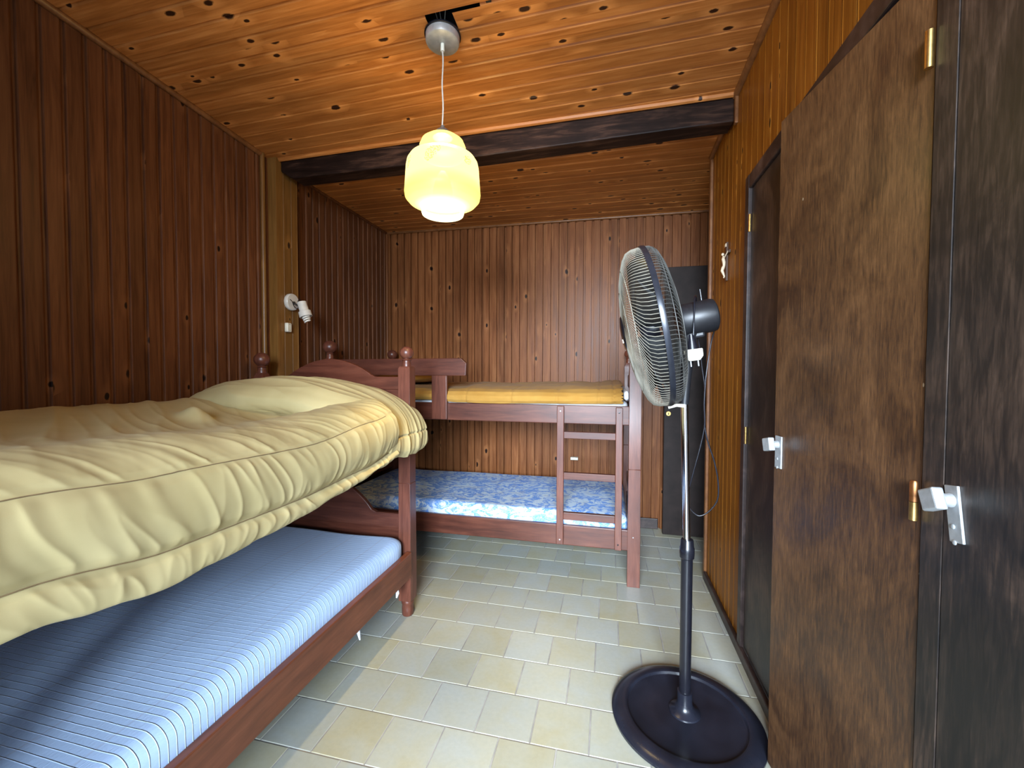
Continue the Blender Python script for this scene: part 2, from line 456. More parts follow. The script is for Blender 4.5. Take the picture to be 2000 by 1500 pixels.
def tag(o, label=None, cat=None, group=None, kind=None):
    if label: o['label'] = label
    if cat: o['category'] = cat
    if group: o['group'] = group
    if kind: o['kind'] = kind
    return o
def thing(name, label, cat, loc, group=None):
    o = bpy.data.objects.new(name, None); COL.objects.link(o)
    o.empty_display_size = 0.05
    o.location = loc; o['_o'] = tuple(loc)
    return tag(o, label, cat, group)
def struct(o):
    o['kind'] = 'structure'; return o
def lerp(a, b, t): return a + (b - a) * t
def interp(x, tab):
    if x <= tab[0][0]: return tab[0][1]
    for (x0, y0), (x1, y1) in zip(tab, tab[1:]):
        if x <= x1:
            t = (x - x0) / (x1 - x0); t = t * t * (3 - 2 * t)
            return lerp(y0, y1, t)
    return tab[-1][1]
def spl(t, keys):
    """smooth curve through keys (t, a, b, ...)"""
    n = len(keys)
    if t <= keys[0][0]: return keys[0][1:]
    if t >= keys[-1][0]: return keys[-1][1:]
    i = 0
    while keys[i + 1][0] < t: i += 1
    k0, k1 = keys[i], keys[i + 1]
    km, kp = keys[max(i - 1, 0)], keys[min(i + 2, n - 1)]
    h = k1[0] - k0[0]; u = (t - k0[0]) / h
    out = []
    for c in range(1, len(k0)):
        d0 = (k1[c] - km[c]) / (k1[0] - km[0]) * h
        d1 = (kp[c] - k0[c]) / (kp[0] - k0[0]) * h
        out.append((2 * u ** 3 - 3 * u ** 2 + 1) * k0[c] + (u ** 3 - 2 * u ** 2 + u) * d0 + (3 * u ** 2 - 2 * u ** 3) * k1[c] + (u ** 3 - u ** 2) * d1)
    return out
def nz(x, y, z=0.0): return noise.noise(Vector((x, y, z)))

# ------------------------------------------------------------------ setting
XL, XR, YB, YF = -2.04, 0.60, 3.588, -0.8
XA = 1.45            # far side of the alcove behind the right wall
YC = 2.785           # corner where the right wall ends
BEAM_Y = 2.294
def zc(x, y):
    if y <= BEAM_Y + 0.0355:
        zl = 2.64 - 0.057 * (y - 1.14); zr = 2.65 - 0.045 * (y - 2.294)
    else:
        zl = 2.577; zr = 2.615 - 0.045 * (y - 2.3)
    return lerp(zl, zr, (x - XL) / (XR - XL))

def floor():
    S = 0.202
    off = {-1: .543, 0: .079, 1: .604, 2: .109, 3: .629, 4: .150, 5: .640, 6: .167}
    m = MB()
    m.cur = 1
    m.box((XL - 0.1, YF - 0.1, -0.06), (XA + 0.1, YB + 0.1, -0.0016))
    m.cur = 0
    tones = [(0.5, 0.5)] * len(m.f)
    g = 0.0022
    for k in range(-7, 13):
        y0 = (k + 6.88) * S; y1 = y0 + S
        if y1 < YF or y0 > YB: continue
        o = off.get(k, (0.62 if k % 2 else 0.13))
        for i in range(-14, 15):
            x0 = (i + o - 3.35) * S; x1 = x0 + S
            if x1 < XL or x0 > XA: continue
            a = (max(x0, XL - .05) + g, max(y0, YF - .05) + g); b = (min(x1, XA + .05) - g, min(y1, YB + .05) - g)
            if b[0] - a[0] < 0.01 or b[1] - a[1] < 0.01: continue
            t = (random.random(), random.random())
            i0 = len(m.v); e = 0.0016
            for (p, q, z) in ((a[0], a[1], -0.0016), (b[0], a[1], -0.0016), (b[0], b[1], -0.0016), (a[0], b[1], -0.0016),
                              (a[0] + e, a[1] + e, 0), (b[0] - e, a[1] + e, 0), (b[0] - e, b[1] - e, 0), (a[0] + e, b[1] - e, 0)):
                m.v.append(Vector((p, q, z)))
            for q in ((4, 5, 6, 7), (0, 1, 5, 4), (1, 2, 6, 5), (2, 3, 7, 6), (3, 0, 4, 7)):
                m.face(*[i0 + k2 for k2 in q]); tones.append(t)
    me = bpy.data.meshes.new('floor'); o = bpy.data.objects.new('floor', me); COL.objects.link(o)
    me.from_pydata([tuple(p) for p in m.v], [], m.f)
    me.materials.append(M['tile']); me.materials.append(M['grout'])
    ca = me.color_attributes.new('tone', 'FLOAT_COLOR', 'CORNER')
    for p, k, t in zip(me.polygons, m.mi, tones):
        p.material_index = k
        for li in p.loop_indices: ca.data[li].color = (t[0], t[1], 0, 1)
    struct(o)
floor()

def board_wall(name, mat, p0, udir, length, inward, pitch, u0, prof, z0=0.0, top=None, parent=None, thick=0.04):
    """vertical boards with real grooves; prof: (fraction of pitch, depth into the wall)"""
    p0 = Vector(p0); ud = Vector(udir); iw = Vector(inward)
    us = [0.0, length]
    k = math.floor(-u0 / pitch) - 1
    cols = []
    while k * pitch + u0 < length:
        for fr, d in prof:
            u = u0 + (k + fr) * pitch
            if 0 < u < length: cols.append((u, d))
        k += 1
    cols = [(0.0, 0.0)] + cols + [(length, 0.0)]
    m = MB(); n = len(cols)
    for u, d in cols:
        p = p0 + ud * u - iw * d
        zt = top(p.x, p.y) if callable(top) else top
        m.v += [Vector((p.x, p.y, z0)), Vector((p.x, p.y, zt))]
    for i in range(n - 1): m.face(2 * i, 2 * i + 2, 2 * i + 3, 2 * i + 1)
    b = len(m.v)
    for u in (0, length):
        p = p0 + ud * u - iw * thick
        zt = top(p.x, p.y) if callable(top) else top
        m.v += [Vector((p.x, p.y, z0)), Vector((p.x, p.y, zt))]
    m.face(b, b + 1, b + 3, b + 2)
    m.face(0, 1, b + 1, b); m.face(2 * n - 2, b + 2, b + 3, 2 * n - 1)
    me = bpy.data.meshes.new(name); o = bpy.data.objects.new(name, me); COL.objects.link(o)
    off = Vector((0, 0, 0))
    if parent: o.parent = parent; off = Vector(parent['_o'])
    o['_o'] = tuple(off)
    me.from_pydata([tuple(p - off) for p in m.v], [], m.f)
    me.materials.append(mat)
    return o

ztop = lambda x, y: zc(x, y) + 0.012
P_LEFT = [(0.0, 0.0), (0.66, 0.0), (0.72, 0.002), (0.77, 0.007), (0.82, 0.009), (0.91, 0.009), (0.935, 0.003), (0.97, 0.0)]
P_BACK = [(0.0, 0.0), (0.69, 0.0), (0.72, 0.022), (0.95, 0.022), (0.98, 0.0)]
P_FINE = [(0.0, 0.0), (0.84, 0.0), (0.87, 0.004), (0.91, 0.004), (0.94, -0.001), (0.97, -0.001), (0.99, 0.0)]
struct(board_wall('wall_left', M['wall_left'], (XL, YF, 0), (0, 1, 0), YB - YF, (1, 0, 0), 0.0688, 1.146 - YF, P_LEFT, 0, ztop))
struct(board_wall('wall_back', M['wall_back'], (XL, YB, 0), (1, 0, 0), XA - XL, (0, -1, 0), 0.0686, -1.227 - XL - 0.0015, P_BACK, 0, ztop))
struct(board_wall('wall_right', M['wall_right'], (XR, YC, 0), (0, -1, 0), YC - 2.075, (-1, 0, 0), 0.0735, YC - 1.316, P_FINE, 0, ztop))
struct(board_wall('wall_right_upper', M['wall_right'], (XR, 2.075, 0), (0, -1, 0), 2.075 - YF, (-1, 0, 0), 0.0735, 2.075 - 1.316, P_FINE, 2.135, ztop))
# rear of the right wall and the alcove beyond it
m = MB(); m.box((XR + 0.04, YC - 0.03, 0), (XA, YC, 2.6)); struct(m.build('wall_alcove', M['wall_back']))
m = MB(); m.box((XA, YC - 0.03, 0), (XA + 0.04, YB, 2.58)); struct(m.build('wall_alcove_side', M['wall_back']))
# front wall behind the camera with its wide opening
m = MB()
m.box((XL, YF - 0.06, 0), (-0.64, YF, 2.78)); m.box((0.60, YF - 0.06, 0), (0.66, YF, 2.78))
m.box((-0.64, YF - 0.06, 2.38), (0.60, YF, 2.78))
struct(m.build('wall_front', M['wall_right']))

# ceiling boards running across the room, real grooves, with the hole cut round the lamp wires
def ceiling():
    pitch = 0.088
    prof = [(0.0, 0.0), (0.82, 0.0), (0.835, 0.004), (0.87, 0.0065), (0.91, 0.0065), (0.93, 0.0045), (0.995, 0.0)]
    y_start = 1.544  # a groove edge sits on the far side of the hole
    def cols(ya, yb):
        out = [(ya, 0.0)]; k = math.floor((ya - y_start) / pitch) - 1
        while y_start + k * pitch < yb:
            for fr, d in prof:
                y = y_start + (k + fr) * pitch
                if ya + 1e-4 < y < yb - 1e-4: out.append((y, d))
            k += 1
        out.append((yb, 0.0))
        return out
    m = MB()
    xs = [XL - 0.02, -0.705, -0.597, -0.485, -0.14, 0.30, 0.54, XR + 0.02]
    def hole(xa, xb, ya, yb):
        xm, ym = (xa + xb) / 2, (ya + yb) / 2
        if -0.705 < xm < -0.597 and 1.528 < ym < 1.622: return True
        if -0.597 < xm < -0.485 and 1.528 < ym < 1.5425: return True
        if -0.14 < xm < 0.54 and 1.7955 < ym < 1.8005: return True
        return False
    def strip(ya, yb, xs):
        cs = cols(ya, yb)
        i0 = len(m.v); nx = len(xs)
        for y, d in cs:
            for x in xs: m.v.append(Vector((x, y, zc(x, y) + d)))
        for a in range(len(cs) - 1):
            for b in range(nx - 1):
                if hole(xs[b], xs[b + 1], cs[a][0], cs[a + 1][0]): continue
                q = i0 + a * nx + b
                m.face(q, q + nx, q + nx + 1, q + 1)
    strip(YF - 0.05, BEAM_Y + 0.035, xs)
    strip(BEAM_Y + 0.036, YC, [XL - 0.02, -0.7, XR + 0.02])
    strip(YC, YB + 0.02, [XL - 0.02, -0.7, XR, XA + 0.05])
    m.cur = 1
    m.box((XL - 0.05, YF - 0.05, 2.80), (XA + 0.05, YB + 0.05, 2.84))
    m.box((XL - 0.05, BEAM_Y + 0.02, 2.55), (XL - 0.03, YB, 2.82))
    for a, b in (((-0.76, 1.45, 2.66), (-0.74, 1.66, 2.8)), ((-0.46, 1.45, 2.66), (-0.44, 1.66, 2.8)), ((-0.76, 1.43, 2.66), (-0.44, 1.45, 2.8)), ((-0.76, 1.66, 2.66), (-0.44, 1.68, 2.8))):
        m.box(a, b)
    me = bpy.data.meshes.new('ceiling'); o = bpy.data.objects.new('ceiling', me); COL.objects.link(o)
    me.from_pydata([tuple(p) for p in m.v], [], m.f)
    me.materials.append(M['ceiling']); me.materials.append(M['void'])
    for p, k in zip(me.polygons, m.mi): p.material_index = k
    struct(o)
ceiling()

# pilaster on the left wall that carries the beam
m = MB()
o = board_wall('wall_pilaster', M['pilaster'], (-1.98, 2.185, 0), (0, 1, 0), 0.175, (1, 0, 0), 0.066, -0.004, P_FINE, 0, ztop, None, 0.07)
struct(o)
def bead(name, pts, r, mat, seg=10):
    return struct(MB().tube(pts, r, seg).build(name, mat, smooth=40))
def line_pts(a, b, n, dz=0.0):
    out = []
    for k in range(n + 1):
        x, y = lerp(a[0], b[0], k / n), lerp(a[1], b[1], k / n)
        out.append((x, y, zc(x, y) + dz))
    return out
bead('trim_1', line_pts((XL + 0.008, YF), (XL + 0.008, 2.12), 12, -0.008), 0.015, M['trim'])
bead('trim_2', line_pts((XL + 0.006, 2.37), (XL + 0.006, YB), 8, -0.006), 0.011, M['wall_left'])
bead('trim_3', line_pts((XL, YB - 0.006), (XR + 0.3, YB - 0.006), 8, -0.006), 0.012, M['trim'])
bead('trim_4', line_pts((XR - 0.006, YF), (XR - 0.006, BEAM_Y - 0.002), 12, -0.008), 0.018, M['trim'])
bead('trim_5', [(XR - 0.008, y, z - 0.008) for (_, y, z) in line_pts((XR, BEAM_Y + 0.07), (XR, YC), 4)], 0.016, M['trim'])
bead('trim_6', [(XL + 0.010, 2.135, 0), (XL + 0.010, 2.135, zc(XL, 2.13))], 0.014, M['pilaster'])
bead('trim_7', [(-1.984, 2.358, 0), (-1.984, 2.358, 2.5)], 0.006, M['pilaster'])
bead('trim_8', [(XL + 0.006, YB - 0.006, 0), (XL + 0.006, YB - 0.006, zc(XL, YB))], 0.013, M['wall_back'])
m = MB(); m.box((XR - 0.014, YC - 0.012, 0), (XR + 0.035, YC + 0.024, 2.59)); struct(m.build('trim_9', M['trim'], bevel=0.006))
m = MB(); m.box((XR - 0.016, BEAM_Y - 0.03, 2.50), (XR + 0.0, BEAM_Y - 0.004, 2.655)); struct(m.build('trim_10', M['trim'], bevel=0.003))
m = MB(); m.box((XL, YB - 0.018, 0), (0.40, YB, 0.085)); struct(m.build('baseboard_back', M['skirt'], bevel=0.004))
m = MB(); m.box((XR - 0.020, YF, 0), (XR, YC - 0.012, 0.052)); struct(m.build('baseboard_right', M['skirt'], bevel=0.006))

# strip of ceiling moulding in front of the beam, then the beam
m = MB()
pts = line_pts((-1.975, 2.208), (XR - 0.02, BEAM_Y - 0.014), 10, -0.003)
struct(MB().tube(pts, 0.015, 8).build('trim_11', M['ceiling'], smooth=40))
t = thing('ceiling_beam', 'dark rough timber beam running across the room under the pine ceiling', 'beam', (-0.7, BEAM_Y, 2.47))
m = MB()
xa, xb = -1.977, XR - 0.012
poly = [(xa, 2.592), (xa, 2.510), (-1.900, 2.462), (-0.7, 2.480), (xb, 2.524), (xb, 2.655), (-0.7, 2.615)]
def beam_y(x): return lerp(2.222, BEAM_Y, (x - xa) / (xb - xa))    # the beam sits a little askew
def beam_pt(p, q, tt): return (p, beam_y(p) + tt, q)
m.prism(poly, beam_pt, 0.0, 0.115)
m.build('timber', M['beam'], t, bevel=0.006)

# dark door in the back wall
d = struct(bpy.data.objects.new('door_1', None)); COL.objects.link(d); d.location = (0.425, 3.44, 0); d['_o'] = (0.425, 3.44, 0)
m = MB(); m.box((0.422, 3.455, 0.006), (1.25, 3.495, 2.098)); m.build('panel', M['paint_dark'], d, bevel=0.003)
m = MB(); m.box((0.44, 3.495, 0.0), (0.50, 3.57, 2.09)); m.box((1.18, 3.495, 0), (1.24, 3.57, 2.09)); m.box((0.50, 3.495, 2.03), (1.18, 3.57, 2.09)); m.build('frame', M['paint_dark'], d)
m = MB(); m.lathe([(0.019, 0), (0.019, 0.004), (0.017, 0.006), (0.009, 0.006), (0.008, 0.003)], Matrix.Translation((0.454, 3.455, 0.962)) @ Matrix.Rotation(math.pi / 2, 4, 'X'), 28)
m.cur = 1; m.box((0.4515, 3.4475, 0.954), (0.4565, 3.4500, 0.970))
tag(m.build('lock_cylinder', [M['brass'], M['black']], d, smooth=40), 'round brass lock cylinder')

# ------------------------------------------------------------------ wardrobe built into the right wall
W = thing('built_in_wardrobe', 'dark stained plywood wardrobe doors built into the right wall', 'wardrobe', (XR, 1.2, 0))
m = MB(); m.box((XR - 0.016, 2.035, 0.004), (XR + 0.03, 2.083, 2.150)); m.build('jamb', M['skirt'], W, bevel=0.005)
m = MB(); m.box((XR - 0.014, YF + 0.02, 2.088), (XR + 0.03, 2.083, 2.150)); m.build('header', M['skirt'], W, bevel=0.005)
m = MB(); m.box((XR - 0.006, 0.9145, 0.004), (XR + 0.03, 0.966, 2.088)); m.build('stile', M['closet_dark'], W)
m = MB()
m.box((XR + 0.55, YF + 0.02, 0.0), (XR + 0.58, 2.08, 2.15)); m.box((XR + 0.03, 2.055, 0), (XR + 0.58, 2.083, 2.15))
m.box((XR + 0.0, YF + 0.02, 0.0), (XR + 0.55, 2.055, 0.012)); m.box((XR + 0.03, YF + 0.02, 2.11), (XR + 0.58, 2.08, 2.15))
m.build('carcass', M['closet_dark'], W)
def closet_door(mat, hx, hy, ang, width, z0, z1, label=None, th=0.02):
    """leaf hinged at (hx, hy); ang measured from +y, towards the room (-x)"""
    mt = Matrix.Translation((hx, hy, 0)) @ Matrix.Rotation(ang, 4, 'Z')
    m = MB(); m.box((0, 0, z0), (th, width, z1), mt)
    o = m.build('door', mat, W, bevel=0.0006)
    if label: tag(o, label)
    return o, mt
# far leaf: hinged on the far jamb, shut
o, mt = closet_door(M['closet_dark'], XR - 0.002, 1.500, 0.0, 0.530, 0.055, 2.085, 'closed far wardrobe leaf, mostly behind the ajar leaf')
for z in (0.97, 1.90):
    MB().tube([(XR - 0.009, 2.033, z), (XR - 0.009, 2.033, z + 0.075)], 0.006, 12).build('hinge', M['brass'], o, smooth=40)
# middle leaf: ajar
ang = math.atan2(0.6 - 0.517, 1.48 - 0.972)
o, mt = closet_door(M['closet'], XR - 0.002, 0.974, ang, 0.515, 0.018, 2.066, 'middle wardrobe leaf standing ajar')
MB().tube([(XR - 0.016, 0.971, 0.998), (XR - 0.016, 0.971, 1.034)], 0.0070, 14).build('hinge_pin', M['brass'], o, smooth=40)
MB().tube([(XR - 0.016, 0.971, 1.035), (XR - 0.016, 0.971, 1.072), (XR - 0.016, 0.971, 1.076)], [0.0070, 0.0070, 0.005], 14).build('hinge_sleeve', M['copper'], o, smooth=40)
MB().tube([(XR - 0.014, 0.971, 1.865), (XR - 0.014, 0.971, 1.935)], 0.007, 14).build('hinge_pin', M['brass'], o, smooth=40)
def handle(parent, mt, y, z, tilt, plate=(0.036, 0.112), kn=0.040, worn=False):
    """escutcheon plate with a square knob; mt maps door-local (x out = -x) to world"""
    q = mt @ Matrix.Translation((0, y, z)) @ Matrix.Rotation(tilt, 4, 'X')
    m = MB(); m.box((-0.0045, -plate[0] / 2, -plate[1] + 0.026), (0.0, plate[0] / 2, 0.026), q)
    for dz in (-0.045, -0.072):
        m.lathe([(0.005, 0), (0.004, 0.0025), (0.001, 0.003)], q @ Matrix.Translation((-0.0045, 0.002, dz)) @ Matrix.Rotation(-math.pi / 2, 4, 'Y'), 12)
    p = m.build('handle_plate', M['alu'], parent, bevel=0.0015); tag(p, 'worn aluminium handle plate')
    m = MB(); m.lathe([(0.013, 0), (0.011, 0.012), (0.008, 0.016), (0.008, 0.022)], q @ Matrix.Translation((-0.0045, 0, 0)) @ Matrix.Rotation(-math.pi / 2, 4, 'Y'), 20)
    qq = q @ Matrix.Translation((-0.028, 0, 0)) @ Matrix.Rotation(math.radians(-14), 4, 'X')
    m.prism([(-kn / 2, -kn / 2), (kn / 2, -kn / 2), (kn / 2, kn / 2), (-kn / 2, kn / 2)], lambda a, b, tt: qq @ Vector((tt, a, b)), -0.014, 0.004)
    tag(m.build('knob', M['alu'], parent, bevel=0.003), 'square aluminium door knob')
handle(o, mt, 0.487, 1.062, 0.0, plate=(0.034, 0.100), kn=0.040)
# near leaf: shut, its free edge by the stile
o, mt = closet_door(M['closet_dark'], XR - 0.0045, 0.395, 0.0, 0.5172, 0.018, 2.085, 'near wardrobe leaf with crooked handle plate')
handle(o, mt, 0.494, 1.062, math.radians(-10), plate=(0.030, 0.098), kn=0.038)
m = MB(); m.box((XR - 0.002, YF + 0.05, 0.018), (XR + 0.018, 0.36, 2.085)); m.build('door', M['closet_dark'], W, bevel=0.003)

# ------------------------------------------------------------------ bunk beds
def finial(x, y, z, parent, r=0.036):
    m = MB()
    m.lathe([(0.024, -0.002), (0.024, 0.012), (0.022, 0.018), (0.021, 0.030), (0.026, 0.034), (0.020, 0.040)] +
            [(max(0.002, r * math.sin(a)), 0.040 + r * 0.86 - r * 0.95 * math.cos(a)) for a in [0.55 + k * (math.pi - 0.55) / 12 for k in range(13)]],
            Matrix.Translation((x, y, z)), 24)
    return m.build('finial', M['bed_z'], parent, smooth=45)
def post(bed, x0, y0, w, ztop, fin_h, turned=True, joint=0.706, sh=0.035):
    x1, y1 = x0 + w, y0 + w; cx, cy = (x0 + x1) / 2, (y0 + y1) / 2
    m = MB()
    def ring(s, z): return [Vector((cx + sx * w * s / 2, cy + sy * w * s / 2, z)) for sx, sy in ((-1, -1), (1, -1), (1, 1), (-1, 1))]
    levels = [(1.06, 0.085 if turned else 0.0), (1.06, 0.30), (1.0, joint - 0.002), (0.95, joint - 0.001), (0.95, joint + 0.001), (1.0, joint + 0.002), (1.0, ztop - sh), (0.66 if sh > 0.02 else 0.80, ztop)]
    i0 = len(m.v)
    for s, z in levels: m.v += ring(s, z)
    for k in range(len(levels) - 1):
        for j in range(4):
            j2 = (j + 1) % 4
            m.face(i0 + 4 * k + j, i0 + 4 * k + j2, i0 + 4 * k + 4 + j2, i0 + 4 * k + 4 + j)
    m.face(i0 + 3, i0 + 2, i0 + 1, i0); n = len(levels) - 1
    m.face(*[i0 + 4 * n + j for j in range(4)])
    if turned:
        m.lathe([(w * 0.40, 0.0), (w * 0.46, 0.006), (w * 0.47, 0.04), (w * 0.44, 0.058), (w * 0.50, 0.066), (w * 0.50, 0.078), (w * 0.45, 0.086)], Matrix.Translation((cx, cy, 0)), 24)
    o = m.build('post', M['bed_z'], bed, bevel=0.004, smooth=40)
    finial(cx, cy, ztop - 0.001, o, fin_h)
    return o
def arch(name, bed, a0, a1, zb, zs, zp, place, flat=0.17, th=0.024, mat=None):
    """arched end panel: flat shoulders then a bow; place(a, z, t) -> xyz"""
    poly = [(a0, zb), (a1, zb), (a1, zs), (a1 - flat * 0.85, zs), (a1 - flat, zs + 0.012)]
    n = 22
    s0, s1 = a0 + flat, a1 - flat
    for k in range(1, n):
        u = k / n
        poly.append((lerp(s1, s0, u), zs + 0.012 + (zp - zs - 0.012) * math.sin(math.pi * u) ** 0.85))
    poly += [(s0, zs + 0.012), (a0 + flat * 0.85, zs), (a0, zs)]
    return MB().prism(poly, place, 0.0, th).build(name, mat or M['bed_h'], bed, bevel=0.004)

# --- near bunk, lengthways along the left wall
NB = thing('bunk_bed', 'reddish wooden bunk bed along the left wall, under the yellow comforter', 'bunk bed', (-1.47, 1.05, 0), 'wooden bunk beds')
NX0, NX1, NY0, NY1, PW = -1.958, -0.995, 0.03, 2.035, 0.065
for (x, y, zt, fh) in ((NX0, NY1 - PW, 1.275, 0.042), (NX1 - PW, NY1 - PW, 1.312, 0.036), (NX0, NY0, 1.275, 0.040), (NX1 - PW, NY0, 0.99, 0.036)):
    post(NB, x, y, PW, zt, fh, sh=0.035 if x < -1.5 else 0.012)
for y in (NY1 - 0.046, NY0 + 0.02):
    far = y > 1
    pl = lambda a, z, tt, y=y: (a, y + tt, z)
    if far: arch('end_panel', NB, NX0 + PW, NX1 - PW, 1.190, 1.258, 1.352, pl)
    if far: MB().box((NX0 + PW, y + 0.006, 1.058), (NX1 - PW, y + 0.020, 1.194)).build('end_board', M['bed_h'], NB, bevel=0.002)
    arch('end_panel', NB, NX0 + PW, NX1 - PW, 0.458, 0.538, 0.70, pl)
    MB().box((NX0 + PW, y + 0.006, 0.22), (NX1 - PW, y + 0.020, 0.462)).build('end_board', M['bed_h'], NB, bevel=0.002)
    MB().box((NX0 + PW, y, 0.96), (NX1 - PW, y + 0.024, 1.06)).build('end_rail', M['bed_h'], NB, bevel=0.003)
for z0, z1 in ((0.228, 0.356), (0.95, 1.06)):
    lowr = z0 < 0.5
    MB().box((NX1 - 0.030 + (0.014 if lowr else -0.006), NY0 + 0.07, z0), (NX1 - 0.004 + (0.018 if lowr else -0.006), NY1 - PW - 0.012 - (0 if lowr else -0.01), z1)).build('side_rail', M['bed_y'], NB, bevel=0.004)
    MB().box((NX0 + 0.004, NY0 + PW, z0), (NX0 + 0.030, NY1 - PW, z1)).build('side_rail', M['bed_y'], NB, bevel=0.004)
    m = MB()
    for k in range(11):
        yy = 0.16 + k * 0.17
        m.box((NX0 + 0.03, yy, z0 + 0.035), (NX1 - 0.02 + (0.003 if lowr else -0.012), yy + 0.075, z0 + 0.053))
    m.build('slats', M['bed_h'], NB)
MB().tube([(-0.996, 1.83, 0.232), (-0.994, 1.832, 0.205), (-0.997, 1.828, 0.185)], [0.006, 0.009, 0.004], 8).build('tie_tape', M['sheet'], NB, smooth=60)
MB().tube([(-0.995, 1.50, 0.234), (-0.994, 1.505, 0.215), (-0.992, 1.512, 0.178)], [0.009, 0.008, 0.003], 8).build('tie_tape', M['sheet'], NB, smooth=60)

# --- bunk across the back wall
BB = thing('bunk_bed', 'reddish wooden bunk bed across the back wall with a ladder', 'bunk bed', (-0.88, 3.02, 0), 'wooden bunk beds')
BX0, BX1, BY0, BY1 = -1.955, 0.187, 2.565, 3.50
for (x, y, zt, fh, tf) in ((BX0, BY0, 1.375, 0.048, True), (BX1 - 0.069, BY0, 1.375, 0.036, False), (BX0, BY1 - PW, 1.36, 0.044, True), (BX1 - 0.069, BY1 - PW, 1.36, 0.036, False)):
    post(BB, x, y, 0.069 if x > 0 else PW, zt, fh, tf)
for x in (BX0 + 0.02, BX1 - 0.044):
    pl = lambda a, z, tt, x=x: (x + tt, a, z)
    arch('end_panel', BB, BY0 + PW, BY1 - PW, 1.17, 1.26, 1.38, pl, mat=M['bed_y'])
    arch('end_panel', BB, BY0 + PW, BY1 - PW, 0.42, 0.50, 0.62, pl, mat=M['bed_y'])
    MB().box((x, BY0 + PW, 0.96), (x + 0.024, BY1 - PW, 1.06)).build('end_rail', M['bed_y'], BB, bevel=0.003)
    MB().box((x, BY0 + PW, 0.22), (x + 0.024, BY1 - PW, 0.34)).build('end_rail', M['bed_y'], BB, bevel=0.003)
for z0, z1 in ((0.214, 0.342), (0.966, 1.082)):
    m = MB(); m.box((BX0 + PW - 0.002, BY0 - 0.001, z0 + 0.003), (BX1 - 0.067, BY0 + 0.024, z1))
    m.build('side_rail', M['bed_h'], BB, bevel=0.005, segs=3)
    MB().box((BX0 + PW, BY1 - 0.028, z0), (BX1 - PW, BY1 - 0.004, z1)).build('side_rail', M['bed_h'], BB, bevel=0.004)
    m = MB()
    for k in range(12):
        xx = BX0 + 0.14 + k * 0.16
        m.box((xx, BY0 + 0.022, z0 + 0.04), (xx + 0.075, BY1 - 0.026, z0 + 0.058))
    m.build('slats', M['bed_y'], BB)
# guard rail with its clipped end, and the stile that carries it
GX0 = BX0 + PW
MB().prism([(GX0, 1.258), (-0.893, 1.258), (-0.888, 1.340), (-0.925, 1.372), (GX0, 1.366)], lambda a, b, tt: (a, 2.535 + tt, b), 0.0, 0.030).build('guard_rail', M['bed_h'], BB, bevel=0.004)
MB().box((-1.126, 2.536, 0.975), (-1.022, 2.564, 1.260)).build('guard_stile', M['bed_z'], BB, bevel=0.004)
# ladder
m_l = MB(); m_l.box((-0.306, 2.528, 0.232), (-0.264, 2.552, 1.078))
LD = m_l.build('ladder', M['bed_z'], BB, bevel=0.003)
MB().box((0.041, 2.528, 0.228), (0.080, 2.552, 1.077)).build('ladder_stile', M['bed_z'], LD, bevel=0.003)
for z0, z1 in ((0.882, 0.924), (0.632, 0.675), (0.385, 0.430)):
    MB().box((-0.265, 2.533, z0), (0.042, 2.560, z1)).build('rung', M['bed_h'], LD, bevel=0.003)
for x, z, mm in ((-0.285, 1.048, 'alu'), (0.060, 1.046, 'black'), (-0.285, 0.262, 'alu'), (0.060, 0.262, 'black')):
    MB().lathe([(0.005, 0), (0.004, 0.0015), (0.001, 0.002)], Matrix.Translation((x, 2.528, z)) @ Matrix.Rotation(math.pi / 2, 4, 'X'), 14).build('screw', M[mm], LD)
MB().lathe([(0.0045, 0), (0.003, 0.002)], Matrix.Translation((0.148, 2.564, 0.30)) @ Matrix.Rotation(math.pi / 2, 4, 'X'), 12).build('screw', M['alu'], BB)

